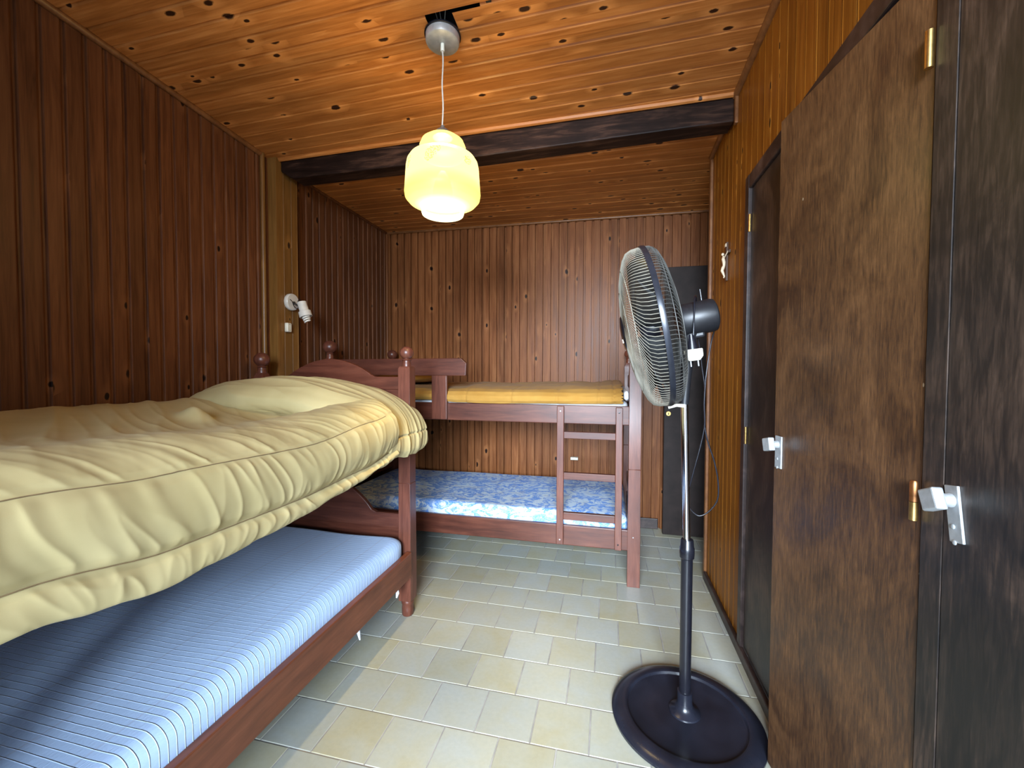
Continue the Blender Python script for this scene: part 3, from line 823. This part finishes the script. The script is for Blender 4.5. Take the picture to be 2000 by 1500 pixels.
# ------------------------------------------------------------------ mattresses and bedding
def slab(x0, x1, y0, y1, z0, z1, r, nu=90, nv=60, amp=0.006, fr=3.0, seed=0.0, corner=0.06):
    """soft mattress: rounded block with a gently uneven top"""
    m = MB()
    hw, hd = (x1 - x0) / 2, (y1 - y0) / 2; cx, cy = (x0 + x1) / 2, (y0 + y1) / 2
    def outline(ins, z, k, tot=160):
        a = k / tot * 4
        side = int(a) % 4; f = a - int(a)
        w, d = hw - ins, hd - ins; c = corner
        # rounded rectangle by superellipse-like clamp
        if side == 0: p = Vector((lerp(-w, w, f), -d))
        elif side == 1: p = Vector((w, lerp(-d, d, f)))
        elif side == 2: p = Vector((lerp(w, -w, f), d))
        else: p = Vector((-w, lerp(d, -d, f)))
        ix, iy = max(-(w - c), min(w - c, p.x)), max(-(d - c), min(d - c, p.y))
        q = p - Vector((ix, iy))
        if q.length > 1e-6 and abs(q.x) > 1e-6 and abs(q.y) > 1e-6: q = q.normalized() * c
        return Vector((cx + ix + q.x, cy + iy + q.y, z))
    tot = 160
    rings = [(0.012, z0), (0.0, z0 + 0.012)] + [(r * (1 - math.cos(a)), z1 - r + r * math.sin(a)) for a in [k * math.pi / 2 / 8 for k in range(9)]]
    i0 = len(m.v)
    for ins, z in rings:
        for k in range(tot):
            p = outline(ins, z, k); wv = nz(p.x * fr, p.y * fr, seed)
            if z > z0 + 0.02: p.z += amp * wv
            m.v.append(p)
    for a in range(len(rings) - 1):
        for k in range(tot):
            k2 = (k + 1) % tot
            m.face(i0 + a * tot + k, i0 + a * tot + k2, i0 + (a + 1) * tot + k2, i0 + (a + 1) * tot + k)
    # top by shrinking rings towards the middle
    last = [m.v[i0 + (len(rings) - 1) * tot + k].copy() for k in range(tot)]
    prev = i0 + (len(rings) - 1) * tot
    steps = 26
    for s in range(1, steps + 1):
        f = s / steps
        base = len(m.v)
        for k in range(tot):
            p = last[k]
            q = Vector((lerp(p.x, cx + (p.x - cx) * 0.0 if hw < hd else p.x, f), p.y, 0))
            if hw >= hd: q = Vector((p.x, lerp(p.y, cy, f), 0))
            else: q = Vector((lerp(p.x, cx, f), p.y, 0))
            z = z1 + amp * nz(q.x * fr, q.y * fr, seed)
            m.v.append(Vector((q.x, q.y, z)))
        for k in range(tot):
            k2 = (k + 1) % tot
            m.face(prev + k, prev + k2, base + k2, base + k)
        prev = base
    m.face(*[i0 + k for k in range(tot)][::-1])
    return m
o = slab(-1.915, -1.012, 0.11, 1.955, 0.283, 0.440, 0.045, amp=0.010, fr=2.6, seed=3.3).build('mattress', M['seersucker'], smooth=50)
tag(o, 'pale blue ridged mattress on the lower berth by the left wall', 'mattress')
o = slab(-1.90, -1.05, 0.11, 1.955, 1.005, 1.060, 0.025).build('mattress', M['sheet'], smooth=50)
tag(o, 'white mattress under the yellow comforter on the upper berth at left', 'mattress')
o = slab(-1.88, 0.118, BY0 + 0.026, BY1 - 0.035, 0.273, 0.418, 0.045, amp=0.009, fr=2.2, seed=8.1).build('mattress', M['floral'], smooth=50)
tag(o, 'blue floral mattress on the lower berth of the ladder bunk', 'mattress')
o = slab(-1.88, 0.112, BY0 + 0.026, BY1 - 0.035, 1.025, 1.108, 0.03, amp=0.004, seed=5.0).build('mattress', M['sheet'], smooth=50)
tag(o, 'white sheeted mattress under the gold cover on the ladder bunk', 'mattress')

HEM = [(0.0, 0.885), (0.30, 0.868), (0.46, 0.852), (0.70, 0.815), (1.05, 0.826), (1.35, 0.850), (1.60, 0.880), (1.75, 0.905)]
S1 = [(0.0, 1.10), (0.46, 1.078), (0.70, 1.060), (1.17, 1.046), (1.54, 1.080), (1.75, 1.105)]
S2 = [(0.0, 0.955), (0.46, 0.930), (0.72, 0.895), (1.10, 0.890), (1.45, 0.905), (1.75, 0.945)]
def ridge(v, k=3): return (1 - min(1.0, abs(v) * 1.25)) ** k
def pucker(y, z, seed):
    """vertical folds between stitched lines: a few broad ones, many fine ones"""
    w = 0.35 * noise.noise(Vector((y * 2.5, z * 3.0, seed + 20)))
    a = noise.noise(Vector((y * 8.5 + w, z * 1.3, seed)))
    b = noise.noise(Vector((y * 19 + 2 * w + 3, z * 2.2, seed + 5)))
    c = noise.noise(Vector((y * 40 + 3 * w + 7, z * 5.0, seed + 9)))
    d = noise.noise(Vector((y * 4.0 + 9, z * 3.5, seed + 13)))
    return 0.50 * ridge(a, 4) + 0.50 * ridge(b, 3) + 0.12 * c + 0.60 * d
def comforter_body():
    Y0, Y1 = 0.04, 1.70
    def fn(a, b):
        y = lerp(Y0, Y1, a)
        s1, s2, hm = interp(y, S1), interp(y, S2), interp(y, HEM)
        sag = 0.018 * math.sin(y * 3.1 + 0.6)
        key = [(0.0, -1.972, 1.118), (0.05, -1.945, 1.152), (0.16, -1.80, 1.150), (0.30, -1.55, 1.122 + sag * 0.5), (0.42, -1.32, 1.112 + sag), (0.50, -1.17, s1 + 0.060),
               (0.565, -1.075, s1 + 0.064), (0.615, -1.000, s1 + 0.047), (0.650, -0.957, s1 + 0.018), (0.675, -0.944, s1)]
        key2 = [(0.675, -0.944, s1), (0.70, -0.924, s1 - 0.024), (0.76, -0.910, lerp(s1, s2, 0.48)), (0.845, -0.916, s2 + 0.024), (0.870, -0.932, s2)]
        key3 = [(0.870, -0.932, s2), (0.892, -0.917, s2 - 0.015), (0.935, -0.911, lerp(s2, hm, 0.55)), (0.975, -0.917, hm + 0.010), (1.0, -0.935, hm)]
        x, z = spl(b, key if b <= 0.675 else key2 if b <= 0.870 else key3)
        side = max(0.0, min(1.0, (b - 0.49) / 0.13)); side = side * side * (3 - 2 * side)
        top = 1 - side
        d1 = min(abs(b - 0.675), abs(b - 0.870))
        w = min(1.0, d1 / 0.012)
        near = 0.62 + 0.55 * math.exp(-d1 * 26)
        if b < 0.675:      # folds lean away from the foot as they climb over the edge
            p = pucker(y + (0.675 - b) * 0.75, b * 1.8, 1.0)
        elif b < 0.870:
            p = pucker(y + 0.03 * math.sin((b - 0.675) * 9 + y * 3), b * 1.5 + 5, 4.0)
        else:
            p = pucker(y * 1.15, b * 2.0 + 9, 8.0)
        amp = (0.0080 if b < 0.87 else 0.0068) * side * near * w
        x += amp * (p - 0.42)
        z += amp * 0.55 * (p - 0.42) * (1 if b < 0.655 else 0.15)
        # creases over the top, running across the berth
        q = noise.noise(Vector((y * 6.5 + x * 3.6, x * 1.3, 2.0)))
        q2 = noise.noise(Vector((y * 15 + x * 7, x * 2.2, 7.0)))
        q3 = noise.noise(Vector((y * 2.2, x * 2.8, 11.0)))
        z += (0.25 + 0.75 * top) * (0.008 * ridge(q, 3) + 0.0035 * ridge(q2, 3) + 0.010 * q3 - 0.005) * min(1, b / 0.06) * (1 if b < 0.66 else 0)
        # one standing pinch in the cloth
        dx, dy = x + 1.53, y - 1.27
        z += 0.042 * math.exp(-(dx / 0.080) ** 2 - ((dy + 0.35 * dx) / 0.038) ** 2) * top
        # dip just before the pillow
        z -= 0.012 * math.exp(-((y - 1.46) / 0.12) ** 2) * top * math.exp(-((x + 1.45) / 0.42) ** 2)
        if b > 0.95: z += (math.sin(y * 42) * 0.0025 + nz(y * 16, 3) * 0.004) * (b - 0.95) / 0.05
        return (x, y, z)
    return MB().grid(fn, 520, 230)
CF = thing('comforter', 'yellow quilted comforter hanging over the upper berth at left', 'comforter', (-1.45, 1.0, 1.09))
def soft(o, th, off=-1.0):
    s = o.modifiers.new('thickness', 'SOLIDIFY'); s.thickness = th; s.offset = off
    return o
o = comforter_body().build('cover', M['comforter'], CF, smooth=180)
soft(o, 0.012, 1.0 if False else -1.0)
# stitched seams, thin brown thread lying in the grooves
for tab, xx in ((S1, -0.9425), (S2, -0.9285)):
    pts = [(xx + 0.0015 * nz(k * 0.7, 1), 0.06 + k * 0.0155, interp(0.06 + k * 0.0155, tab) + 0.001 * nz(k * 0.9, 5)) for k in range(103)]
    MB().tube(pts, 0.0011, 6).build('seam', M['thread'], CF)

def pillow_flap():
    """the end of the comforter, pulled up over the pillow and hanging over the corner post"""
    A = [(0.0, 1.66, -0.175), (0.07, 1.575, -0.160), (0.14, 1.535, -0.125), (0.20, 1.530, -0.085), (0.28, 1.560, -0.045), (0.38, 1.62, -0.018), (0.52, 1.71, 0.0), (0.72, 1.84, -0.002), (0.86, 1.92, -0.014), (0.95, 1.958, -0.040), (1.0, 1.970, -0.085)]
    B = [(0.0, -1.965, 1.150), (0.06, -1.93, 1.192), (0.16, -1.80, 1.226), (0.30, -1.60, 1.246), (0.42, -1.40, 1.245), (0.52, -1.24, 1.226), (0.60, -1.12, 1.190), (0.66, -1.04, 1.148), (0.71, -0.985, 1.10), (0.76, -0.948, 1.045), (0.86, -0.922, 0.975), (0.95, -0.918, 0.920), (1.0, -0.934, 0.893)]
    def fn(a, b):
        y, dz = spl(a, A); x, z = spl(b, B)
        hang = max(0.0, min(1.0, (b - 0.52) / 0.24)); hang = hang * hang * (3 - 2 * hang)
        f = noise.noise(Vector((a * 4.2 + b * 2.2, b * 2.0 - a, 3.0)))
        g = noise.noise(Vector((a * 9.0 + b * 3.0 + 2, b * 2.6, 8.0)))
        h = noise.noise(Vector((a * 20 + b * 5, b * 5.0, 5.0)))
        # the front lip wanders, hanging lower towards the wall
        lip = 0.06 * noise.noise(Vector((b * 5.0, 0.3, 1.0))) + 0.10 * max(0, 0.30 - b) / 0.30
        y += (1 - hang) * max(0, 1 - a / 0.5) * lip
        z += dz * (1 - hang) * (1.0 if b > 0.1 else 0.6 + 4 * b)
        # hanging part: spread along y, front edge rolled under
        yh = lerp(1.590, 2.020, a)
        y = lerp(y, yh, hang)
        x -= hang * 0.030 * (1 - math.sin(math.pi * 0.5 * min(1, a / 0.30)))
        low = min(1.0, max(0.0, (b - 0.6) / 0.4))
        x += hang * (0.012 * (ridge(f, 3) - 0.35) + 0.004 * (ridge(g, 3) - 0.3)) * (0.6 + 0.4 * low) + hang * 0.0015 * h
        z += (1 - hang) * (0.015 * (ridge(f, 3) - 0.35) + 0.007 * (ridge(g, 3) - 0.3) + 0.0015 * h) * min(1, b / 0.05) * min(1, a / 0.1)
        # stitched grooves: one along the hem, one across
        gq = math.exp(-((b - 0.845) / 0.007) ** 2) + 0.8 * math.exp(-((a - 0.64 - 0.05 * math.sin(b * 5)) / 0.010) ** 2) * min(1, max(0, (b - 0.2) * 4))
        x -= 0.007 * gq * hang; z -= 0.006 * gq * (1 - hang)
        # hem: the front corner is turned up, the rest hangs lowest round the post
        if b > 0.86: z += (b - 0.86) / 0.14 * (0.050 * max(0.0, 1 - a / 0.30) ** 1.3 - 0.012 * math.sin(math.pi * max(0, a - 0.3) / 0.7) + 0.003 * math.sin(a * 23))
        return (x, y, z)
    return MB().grid(fn, 170, 220)
o = pillow_flap().build('folded_end', M['comforter'], CF, smooth=180)
soft(o, 0.014)
def bunk_cover():
    X0, X1 = -1.62, 0.078
    seams = [-1.42, -1.13, -0.90, -0.60, -0.31, -0.06, 0.028]
    def fn(a, b):
        x = lerp(X0, X1, a)
        lift = interp(x, [(-1.6, 0.0), (-0.8, 0.002), (-0.2, 0.010), (0.08, 0.024)])
        hemz = interp(x, [(-1.7, 1.098), (-1.15, 1.100), (-0.95, 1.086), (-0.75, 1.083), (-0.3, 1.090), (0.0, 1.094), (0.08, 1.096)])
        key = [(0.0, 2.562, hemz), (0.08, 2.549, hemz + 0.018), (0.22, 2.552, lerp(hemz, 1.165, 0.6)), (0.34, 2.575, 1.158), (0.42, 2.62, 1.172 + lift * 0.5), (0.55, 2.78, 1.182 + lift), (0.75, 3.05, 1.188 + lift), (0.92, 3.35, 1.198 + lift), (1.0, 3.45, 1.150)]
        for (t0, ya, za), (t1, yb, zb) in zip(key, key[1:]):
            if b <= t1 + 1e-9:
                t = (b - t0) / (t1 - t0); y = lerp(ya, yb, t); z = lerp(za, zb, t); break
        g = sum(math.exp(-((x - s) / 0.007) ** 2) for s in seams)
        front = 1 if b < 0.34 else max(0, 1 - (b - 0.34) / 0.1)
        w = nz(x * 6, b * 3, 1.0) * 0.008 + nz(x * 15, b * 9, 4.0) * 0.004
        y -= front * (w + 0.004 - 0.008 * g)
        z += (1 - front) * (w * 1.2 - 0.006 * g)
        if b > 0.85: z += 0.010 * nz(x * 5, 9.0)
        if a > 0.97: x += 0.006 * math.sin(b * 60)
        return (x, y, z)
    return MB().grid(fn, 260, 90)
o = soft(bunk_cover().build('comforter', M['comforter_gold'], smooth=180), 0.012)
tag(o, 'gold quilted comforter spread on the upper berth of the ladder bunk', 'comforter')
def pillow_fn(cx, cy, cz, lx, ly, lz):
    def fn(a, b):
        u, v = a * 2 - 1, b * 2 * math.pi
        r = (1 - abs(u) ** 3.2) ** 0.42 if abs(u) < 1 else 0.0
        cv, sv = math.cos(v), math.sin(v)
        p = 2.6
        k = (abs(cv) ** p + abs(sv) ** p) ** (-1 / p)
        return (cx + lx * u, cy + ly * r * k * cv, cz + lz * r * k * sv + 0.006 * nz(u * 4, v * 2))
    return fn
o = MB().grid(pillow_fn(-1.50, 3.02, 1.236, 0.20, 0.32, 0.038), 40, 48).build('pillow', M['comforter_gold'], smooth=180)
tag(o, 'gold covered pillow behind the guard rail of the ladder bunk', 'pillow')
o = slab(0.086, 0.117, 2.585, 3.40, 1.1145, 1.175, 0.02, amp=0.004, fr=9.0, corner=0.012).build('blanket', M['sheet'], smooth=60)
tag(o, 'folded pale blanket poking out at the foot of the gold comforter', 'blanket')
# small wood block resting behind the ladder
o = MB().box((-0.312, 3.548, 0.540), (-0.250, 3.588, 0.562)).build('wall_bracket', M['cream'], bevel=0.002)
tag(o, 'small pale block fixed to the back wall behind the ladder', 'bracket')

# ------------------------------------------------------------------ pendant lamp
LX, LY = -0.668, 1.622
LZ = 2.270
P = thing('pendant_lamp', 'lit yellow opal glass pendant lamp with painted flowers hanging from the ceiling', 'lamp', (LX, LY, LZ))
cz = zc(LX, LY)
T = Matrix.Translation
tilt = T((LX, LY, cz - 0.040)) @ Matrix.Rotation(math.radians(-3), 4, 'X')
m = MB(); m.lathe([(0.010, 0.0), (0.060, 0.0), (0.066, 0.004), (0.068, 0.010), (0.068, 0.030)], tilt, 48)
m.cur = 1; m.lathe([(0.070, 0.030), (0.073, 0.031), (0.073, 0.037), (0.066, 0.039)], tilt, 48)
m.build('canopy', [M['steel'], M['black']], P, smooth=35)
MB().lathe([(0.0075, -0.030), (0.0085, -0.028), (0.0075, 0.0)], T((LX, LY, cz - 0.040)), 16).build('cord_grip', M['cream'], P, smooth=40)
pts = [(LX + 0.002 * math.sin(k * 0.9), LY, lerp(cz - 0.065, LZ + 0.003, k / 12)) for k in range(13)]
MB().tube(pts, 0.0032, 8).build('cord', M['cord_light'], P, smooth=60)
MB().lathe([(0.008, 0.012), (0.009, 0.0), (0.017, -0.001), (0.028, -0.010), (0.036, -0.024), (0.040, -0.036), (0.036, -0.038)], T((LX, LY, LZ)), 32).build('shade_cap', M['cap'], P, smooth=40)
prof = [(0.037, -0.034), (0.064, -0.038), (0.084, -0.053), (0.093, -0.074), (0.092, -0.090), (0.086, -0.104), (0.088, -0.110), (0.112, -0.114), (0.132, -0.124), (0.142, -0.140), (0.146, -0.160),
        (0.151, -0.235), (0.153, -0.262), (0.150, -0.280), (0.136, -0.296), (0.112, -0.306), (0.094, -0.310), (0.087, -0.316), (0.086, -0.336), (0.083, -0.345), (0.079, -0.345), (0.080, -0.320)]
m = MB(); m.lathe(prof, T((LX, LY, LZ)), 64, False, False)
o = m.build('lamp_shade', M['glow'], P, smooth=50)
m = MB(); m.lathe([(0.010, -0.17), (0.028, -0.20), (0.040, -0.25), (0.040, -0.28), (0.028, -0.315), (0.004, -0.327)], T((LX, LY, LZ)), 28)
m.build('bulb', M['lit_bulb'], P, smooth=60)
ld = bpy.data.lights.new('bulb_light', 'POINT'); ld.energy = 112.0; ld.color = (1.0, 0.76, 0.36); ld.shadow_soft_size = 0.045
lo = bpy.data.objects.new('bulb_light', ld); COL.objects.link(lo); lo.location = (LX, LY, LZ - 0.145)
# wires in the ceiling hole
for k, (x0, y0) in enumerate(((-0.665, 1.545), (-0.645, 1.540), (-0.615, 1.535))):
    MB().tube([(x0, y0, cz + 0.09), (x0 - 0.012, y0 + 0.02, cz + 0.05), (LX + 0.01 * k, LY - 0.03, cz + 0.004)], 0.0016, 6).build('wire', M['wire'], P, smooth=60)

# ------------------------------------------------------------------ pedestal fan
FX, FY = 0.286, 1.632
F = thing('pedestal_fan', 'black pedestal fan with wire guard and round base standing on the tiles', 'fan', (FX, FY, 0))
m = MB()
m.lathe([(0.256, 0.0), (0.264, 0.004), (0.265, 0.014), (0.257, 0.022), (0.240, 0.029), (0.214, 0.032), (0.208, 0.030), (0.203, 0.022), (0.198, 0.0205), (0.12, 0.0215), (0.03, 0.0225)], T((FX + 0.001, FY - 0.010, 0)), 96)
m.build('base', M['base'], F, smooth=35)
MB().lathe([(0.056, 0.020), (0.054, 0.027), (0.038, 0.036), (0.029, 0.048), (0.026, 0.062), (0.026, 0.100), (0.022, 0.101)], T((FX, FY, 0)), 40).build('base_collar', M['base'], F, smooth=40)
MB().lathe([(0.0205, 0.05), (0.0205, 0.612)], T((FX, FY, 0)), 32).build('lower_pole', M['black'], F, smooth=40)
MB().lathe([(0.0215, 0.600), (0.025, 0.604), (0.026, 0.618), (0.026, 0.640), (0.024, 0.644), (0.022, 0.668), (0.020, 0.672), (0.013, 0.672)], T((FX, FY, 0)), 32).build('height_collar', M['black'], F, smooth=35)
MB().tube([(FX - 0.001, FY, 0.66), (FX - 0.017, FY, 1.185)], 0.0130, 24).build('chrome_pole', M['chrome'], F, smooth=40)
MB().tube([(FX - 0.017, FY, 1.170), (FX - 0.012, FY, 1.28), (FX - 0.004, FY, 1.40), (FX + 0.002, FY, 1.45)], [0.0155, 0.019, 0.024, 0.030], 24).build('neck', M['black_matte'], F, smooth=50)
# head frame: local +z points out of the front of the fan
fc = Vector((0.159, 1.635, 1.452))
nf = Vector((-1.0, 0.0, -0.20)).normalized()
side = Vector((0, 0, 1)).cross(nf).normalized(); upv = nf.cross(side)
HM = Matrix(((side.x, upv.x, nf.x, fc.x), (side.y, upv.y, nf.y, fc.y), (side.z, upv.z, nf.z, fc.z), (0, 0, 0, 1)))
RG = 0.2935
m = MB(); m.lathe([(RG - 0.005, -0.010), (RG + 0.002, -0.009), (RG + 0.004, 0.0), (RG + 0.002, 0.009), (RG - 0.005, 0.010), (RG - 0.006, 0.0), (RG - 0.005, -0.010)], HM, 96, False, False)
m.build('guard_rim', M['rim'], F, smooth=50)
def guard(name, prof, count, twist, rw, rings, mat='wire'):
    m = MB()
    for k in range(count):
        a0 = 2 * math.pi * k / count
        pts = []
        for r, h in prof:
            a = a0 + twist * (1 - r / RG)
            pts.append(HM @ Vector((r * math.cos(a), r * math.sin(a), h)))
        m.tube(pts, rw, 4, caps=False)
    for r, h in rings:
        m.tube([HM @ Vector((r * math.cos(2 * math.pi * j / 64), r * math.sin(2 * math.pi * j / 64), h)) for j in range(64)], rw * 1.5, 6, closed=True)
    return m.build(name, M[mat], F, smooth=80)
front_p = [(0.292, 0.005), (0.290, 0.034), (0.282, 0.054), (0.262, 0.068), (0.230, 0.080), (0.18, 0.094), (0.12, 0.103), (0.064, 0.108)]
rear_p = [(0.292, -0.005), (0.289, -0.026), (0.276, -0.044), (0.248, -0.057), (0.19, -0.070), (0.12, -0.078), (0.072, -0.082)]
guard('front_guard', front_p, 132, 0.9, 0.0010, [(0.225, 0.081), (0.150, 0.099)])
guard('rear_guard', rear_p, 132, -0.5, 0.0010, [(0.284, -0.036), (0.20, -0.069), (0.13, -0.0775)], 'wire_dark')
m = MB(); m.lathe([(0.064, 0.102), (0.066, 0.108), (0.060, 0.114), (0.030, 0.119), (0.002, 0.120)], HM, 40, True, False); 
cp = m.build('front_cap', M['black'], F, smooth=45)
q = HM @ T((0.018, -0.030, 0.1185))
MB().box((-0.012, -0.007, -0.002), (0.012, 0.007, 0.001), q).build('badge', M['cream'], cp)
m = MB(); m.lathe([(0.070, -0.090), (0.072, -0.084), (0.040, -0.080)], HM, 40, True, False); m.build('guard_mount', M['black_matte'], F, smooth=45)
m = MB(); m.lathe([(0.040, -0.015), (0.040, 0.040), (0.030, 0.050), (0.002, 0.053)], HM, 32); hub = m.build('blade_hub', M['black'], F, smooth=45)
for k in range(5):
    def bl(a, b, k=k):
        r = lerp(0.035, 0.268, a)
        wdt = (0.30 + 0.62 * math.sin(math.pi * min(1, a * 0.86 + 0.10)) ** 0.8) * (1 - 0.25 * a)
        th = (b - 0.5) * wdt * 1.15 + 0.25 * a + k * 2 * math.pi / 5 + 0.15
        h = 0.016 + (b - 0.5) * (0.095 * (1 - 0.35 * a)) + 0.010 * math.sin(math.pi * b)
        return HM @ Vector((r * math.cos(th), r * math.sin(th), h))
    soft(MB().grid(bl, 16, 12).build('blade', M['blade'], F, smooth=180), 0.002, 0.0)
m = MB(); m.lathe([(0.038, -0.080), (0.056, -0.092), (0.060, -0.098), (0.060, -0.200), (0.056, -0.212), (0.044, -0.218), (0.004, -0.220)], HM, 40)
m.build('motor', M['black_matte'], F, smooth=40)
MB().box((-0.022, -0.072, -0.165), (0.022, -0.045, -0.100), HM).build('motor_bracket', M['black_matte'], F, bevel=0.008)
MB().tube([HM @ Vector((0, 0.055, -0.178)), HM @ Vector((0, 0.100, -0.180))], [0.0040, 0.0032], 12).build('oscillation_knob', M['black'], F, smooth=40)
m = MB(); m.cur = 0
MB().tube([(0.212, 1.622, 1.158), (0.240, 1.618, 1.166), (0.268, 1.620, 1.164)], [0.007, 0.006, 0.007], 8).build('tie', M['cream'], F, smooth=60)
# mains cord: loop hanging behind the pole, then over the motor to its plug
loop = [(0.383, 1.66, 1.462), (0.377, 1.69, 1.434), (0.365, 1.7, 1.358), (0.355, 1.7, 1.271), (0.352, 1.7, 1.223), (0.350, 1.7, 1.165), (0.353, 1.7, 1.088), (0.340, 1.7, 1.009), (0.317, 1.7, 0.910), (0.302, 1.705, 0.831), (0.305, 1.71, 0.772), (0.325, 1.71, 0.744), (0.347, 1.708, 0.738), (0.379, 1.706, 0.762), (0.404, 1.704, 0.808), (0.404, 1.704, 0.877), (0.389, 1.705, 0.953), (0.370, 1.705, 1.011), (0.357, 1.706, 1.068), (0.352, 1.707, 1.146), (0.352, 1.707, 1.233), (0.342, 1.705, 1.300), (0.334, 1.70, 1.358), (0.322, 1.69, 1.420)]
over = [(0.322, 1.700, 1.45), (0.316, 1.690, 1.52), (0.306, 1.650, 1.560), (0.295, 1.610, 1.556), (0.288, 1.580, 1.530), (0.286, 1.568, 1.480), (0.284, 1.562, 1.440), (0.283, 1.560, 1.410)]
def smooth_path(p, n=5):
    p = [Vector(q) for q in p]; out = []
    for i in range(len(p) - 1):
        p0, p1, p2, p3 = p[max(i - 1, 0)], p[i], p[i + 1], p[min(i + 2, len(p) - 1)]
        for k in range(n):
            t = k / n
            out.append(0.5 * ((2 * p1) + (-p0 + p2) * t + (2 * p0 - 5 * p1 + 4 * p2 - p3) * t * t + (-p0 + 3 * p1 - 3 * p2 + p3) * t ** 3))
    out.append(p[-1]); return out
m = MB(); m.tube(smooth_path(loop), 0.0028, 8); m.tube(smooth_path(over), 0.0028, 8)
cord = m.build('power_cord', M['black'], F, smooth=60)
PQ = T((0.283, 1.558, 1.352)) @ Matrix.Rotation(math.radians(-7), 4, 'Y')
MB().lathe([(0.007, 0.066), (0.010, 0.050), (0.017, 0.022), (0.019, 0.014)], PQ @ Matrix.Diagonal((1, 0.7, 1, 1)), 16).build('plug', M['black'], cord, smooth=40)
m = MB(); m.prism([(-0.029, 0.014), (0.030, 0.014), (0.030, -0.012), (0.018, -0.026), (-0.018, -0.026), (-0.029, 0.002)], lambda a, b, tt: PQ @ Vector((a, tt, b)), -0.013, 0.013)
ad = m.build('plug_adapter', M['cream'], cord, bevel=0.003)
for x in (-0.011, 0.013):
    MB().tube([PQ @ Vector((x, 0, -0.022)), PQ @ Vector((x, 0, -0.046))], 0.0025, 10).build('plug_pin', M['alu'], cord, smooth=50)

# ------------------------------------------------------------------ wall spot, socket, crucifix
SP = thing('wall_spotlight', 'white swivel wall spotlight with a spiral bulb on the left pilaster', 'wall lamp', (-1.98, 2.285, 1.722))
RX = T((-1.9795, 2.285, 1.722)) @ Matrix.Rotation(math.pi / 2, 4, 'Y')
m = MB(); m.lathe([(0.050, 0.0), (0.053, 0.004), (0.053, 0.022), (0.049, 0.027), (0.020, 0.028)], RX, 40); m.build('wall_plate', M['white'], SP, smooth=40)
a0 = Vector((-1.952, 2.287, 1.716)); a1 = Vector((-1.905, 2.272, 1.695))
MB().tube([a0, a1], 0.0055, 12).build('arm', M['black'], SP, smooth=50)
MB().ball(a0, 0.011).build('ball_joint', M['black'], SP, smooth=60)
ax = Vector((0.30, 0.05, -1.0)).normalized()
h0 = Vector((-1.893, 2.285, 1.722))
s1v = ax.cross(Vector((0, 1, 0))).normalized(); s2v = ax.cross(s1v)
HQ = Matrix(((s1v.x, s2v.x, ax.x, h0.x), (s1v.y, s2v.y, ax.y, h0.y), (s1v.z, s2v.z, ax.z, h0.z), (0, 0, 0, 1)))
m = MB(); m.lathe([(0.020, 0.0), (0.027, 0.003), (0.028, 0.060), (0.030, 0.062), (0.037, 0.064), (0.038, 0.098), (0.036, 0.099), (0.034, 0.085)], HQ, 36); m.build('lamp_head', M['white'], SP, smooth=35)
pts = []
for k in range(75):
    t = k / 74; a = t * 2 * math.pi * 3.4
    pts.append(HQ @ Vector(((0.023 - 0.008 * t) * math.cos(a), (0.023 - 0.008 * t) * math.sin(a), 0.086 + 0.046 * t)))
MB().tube(pts, 0.0055, 8).build('spiral_bulb', M['bulb'], SP, smooth=60)
w = smooth_path([(-1.952, 2.255, 1.735), (-1.938, 2.258, 1.720), (-1.934, 2.270, 1.690), (-1.925, 2.285, 1.680), (-1.908, 2.275, 1.690), (-1.906, 2.270, 1.722), (-1.900, 2.276, 1.736), (-1.893, 2.282, 1.732)])
MB().tube(w, 0.0022, 6).build('lead', M['black'], SP, smooth=60)
SK = thing('wall_socket', 'small cream wall socket below the white wall spotlight', 'socket', (-1.98, 2.258, 1.56))
m = MB(); m.box((-1.980, 2.235, 1.530), (-1.955, 2.275, 1.588)); m.build('housing', M['cream'], SK, bevel=0.008, segs=4)
for zz in (1.577, 1.541): MB().box((-1.9555, 2.252, zz), (-1.9545, 2.258, zz + 0.003)).build('screw_cap', M['black'], SK)

CR = thing('crucifix', 'small dark crucifix with an ivory figure on the right wall boards', 'crucifix', (XR, 2.405, 1.86))
m = MB(); m.box((XR - 0.012, 2.397, 1.765), (XR - 0.001, 2.413, 1.965)); m.box((XR - 0.012, 2.350, 1.898), (XR - 0.001, 2.460, 1.914)); m.build('cross', M['cross'], CR, bevel=0.0015)
MB().box((XR - 0.016, 2.394, 1.940), (XR - 0.012, 2.416, 1.956)).build('plaque', M['figure'], CR)
fx = XR - 0.020
m = MB()
m.tube([(fx - 0.003, 2.405, 1.893), (fx - 0.004, 2.404, 1.878), (fx, 2.405, 1.862), (fx + 0.001, 2.406, 1.846), (fx - 0.004, 2.407, 1.832), (fx - 0.008, 2.406, 1.818), (fx - 0.002, 2.405, 1.803), (fx + 0.003, 2.405, 1.788), (fx + 0.000, 2.405, 1.780)],
       [0.004, 0.0085, 0.0085, 0.0065, 0.0085, 0.0078, 0.006, 0.0042, 0.004], 12)
for sg in (-1, 1):
    m.tube([(fx - 0.002, 2.405 + sg * 0.006, 1.882), (fx + 0.002, 2.405 + sg * 0.026, 1.893), (fx + 0.007, 2.405 + sg * 0.045, 1.908)], [0.0042, 0.0034, 0.0026], 8)
m.ball((fx - 0.007, 2.402, 1.902), 0.0078, 14, 8)
m.build('figure', M['figure'], CR, smooth=70)

# drop the bookkeeping property
for o in bpy.data.objects:
    if '_o' in o: del o['_o']
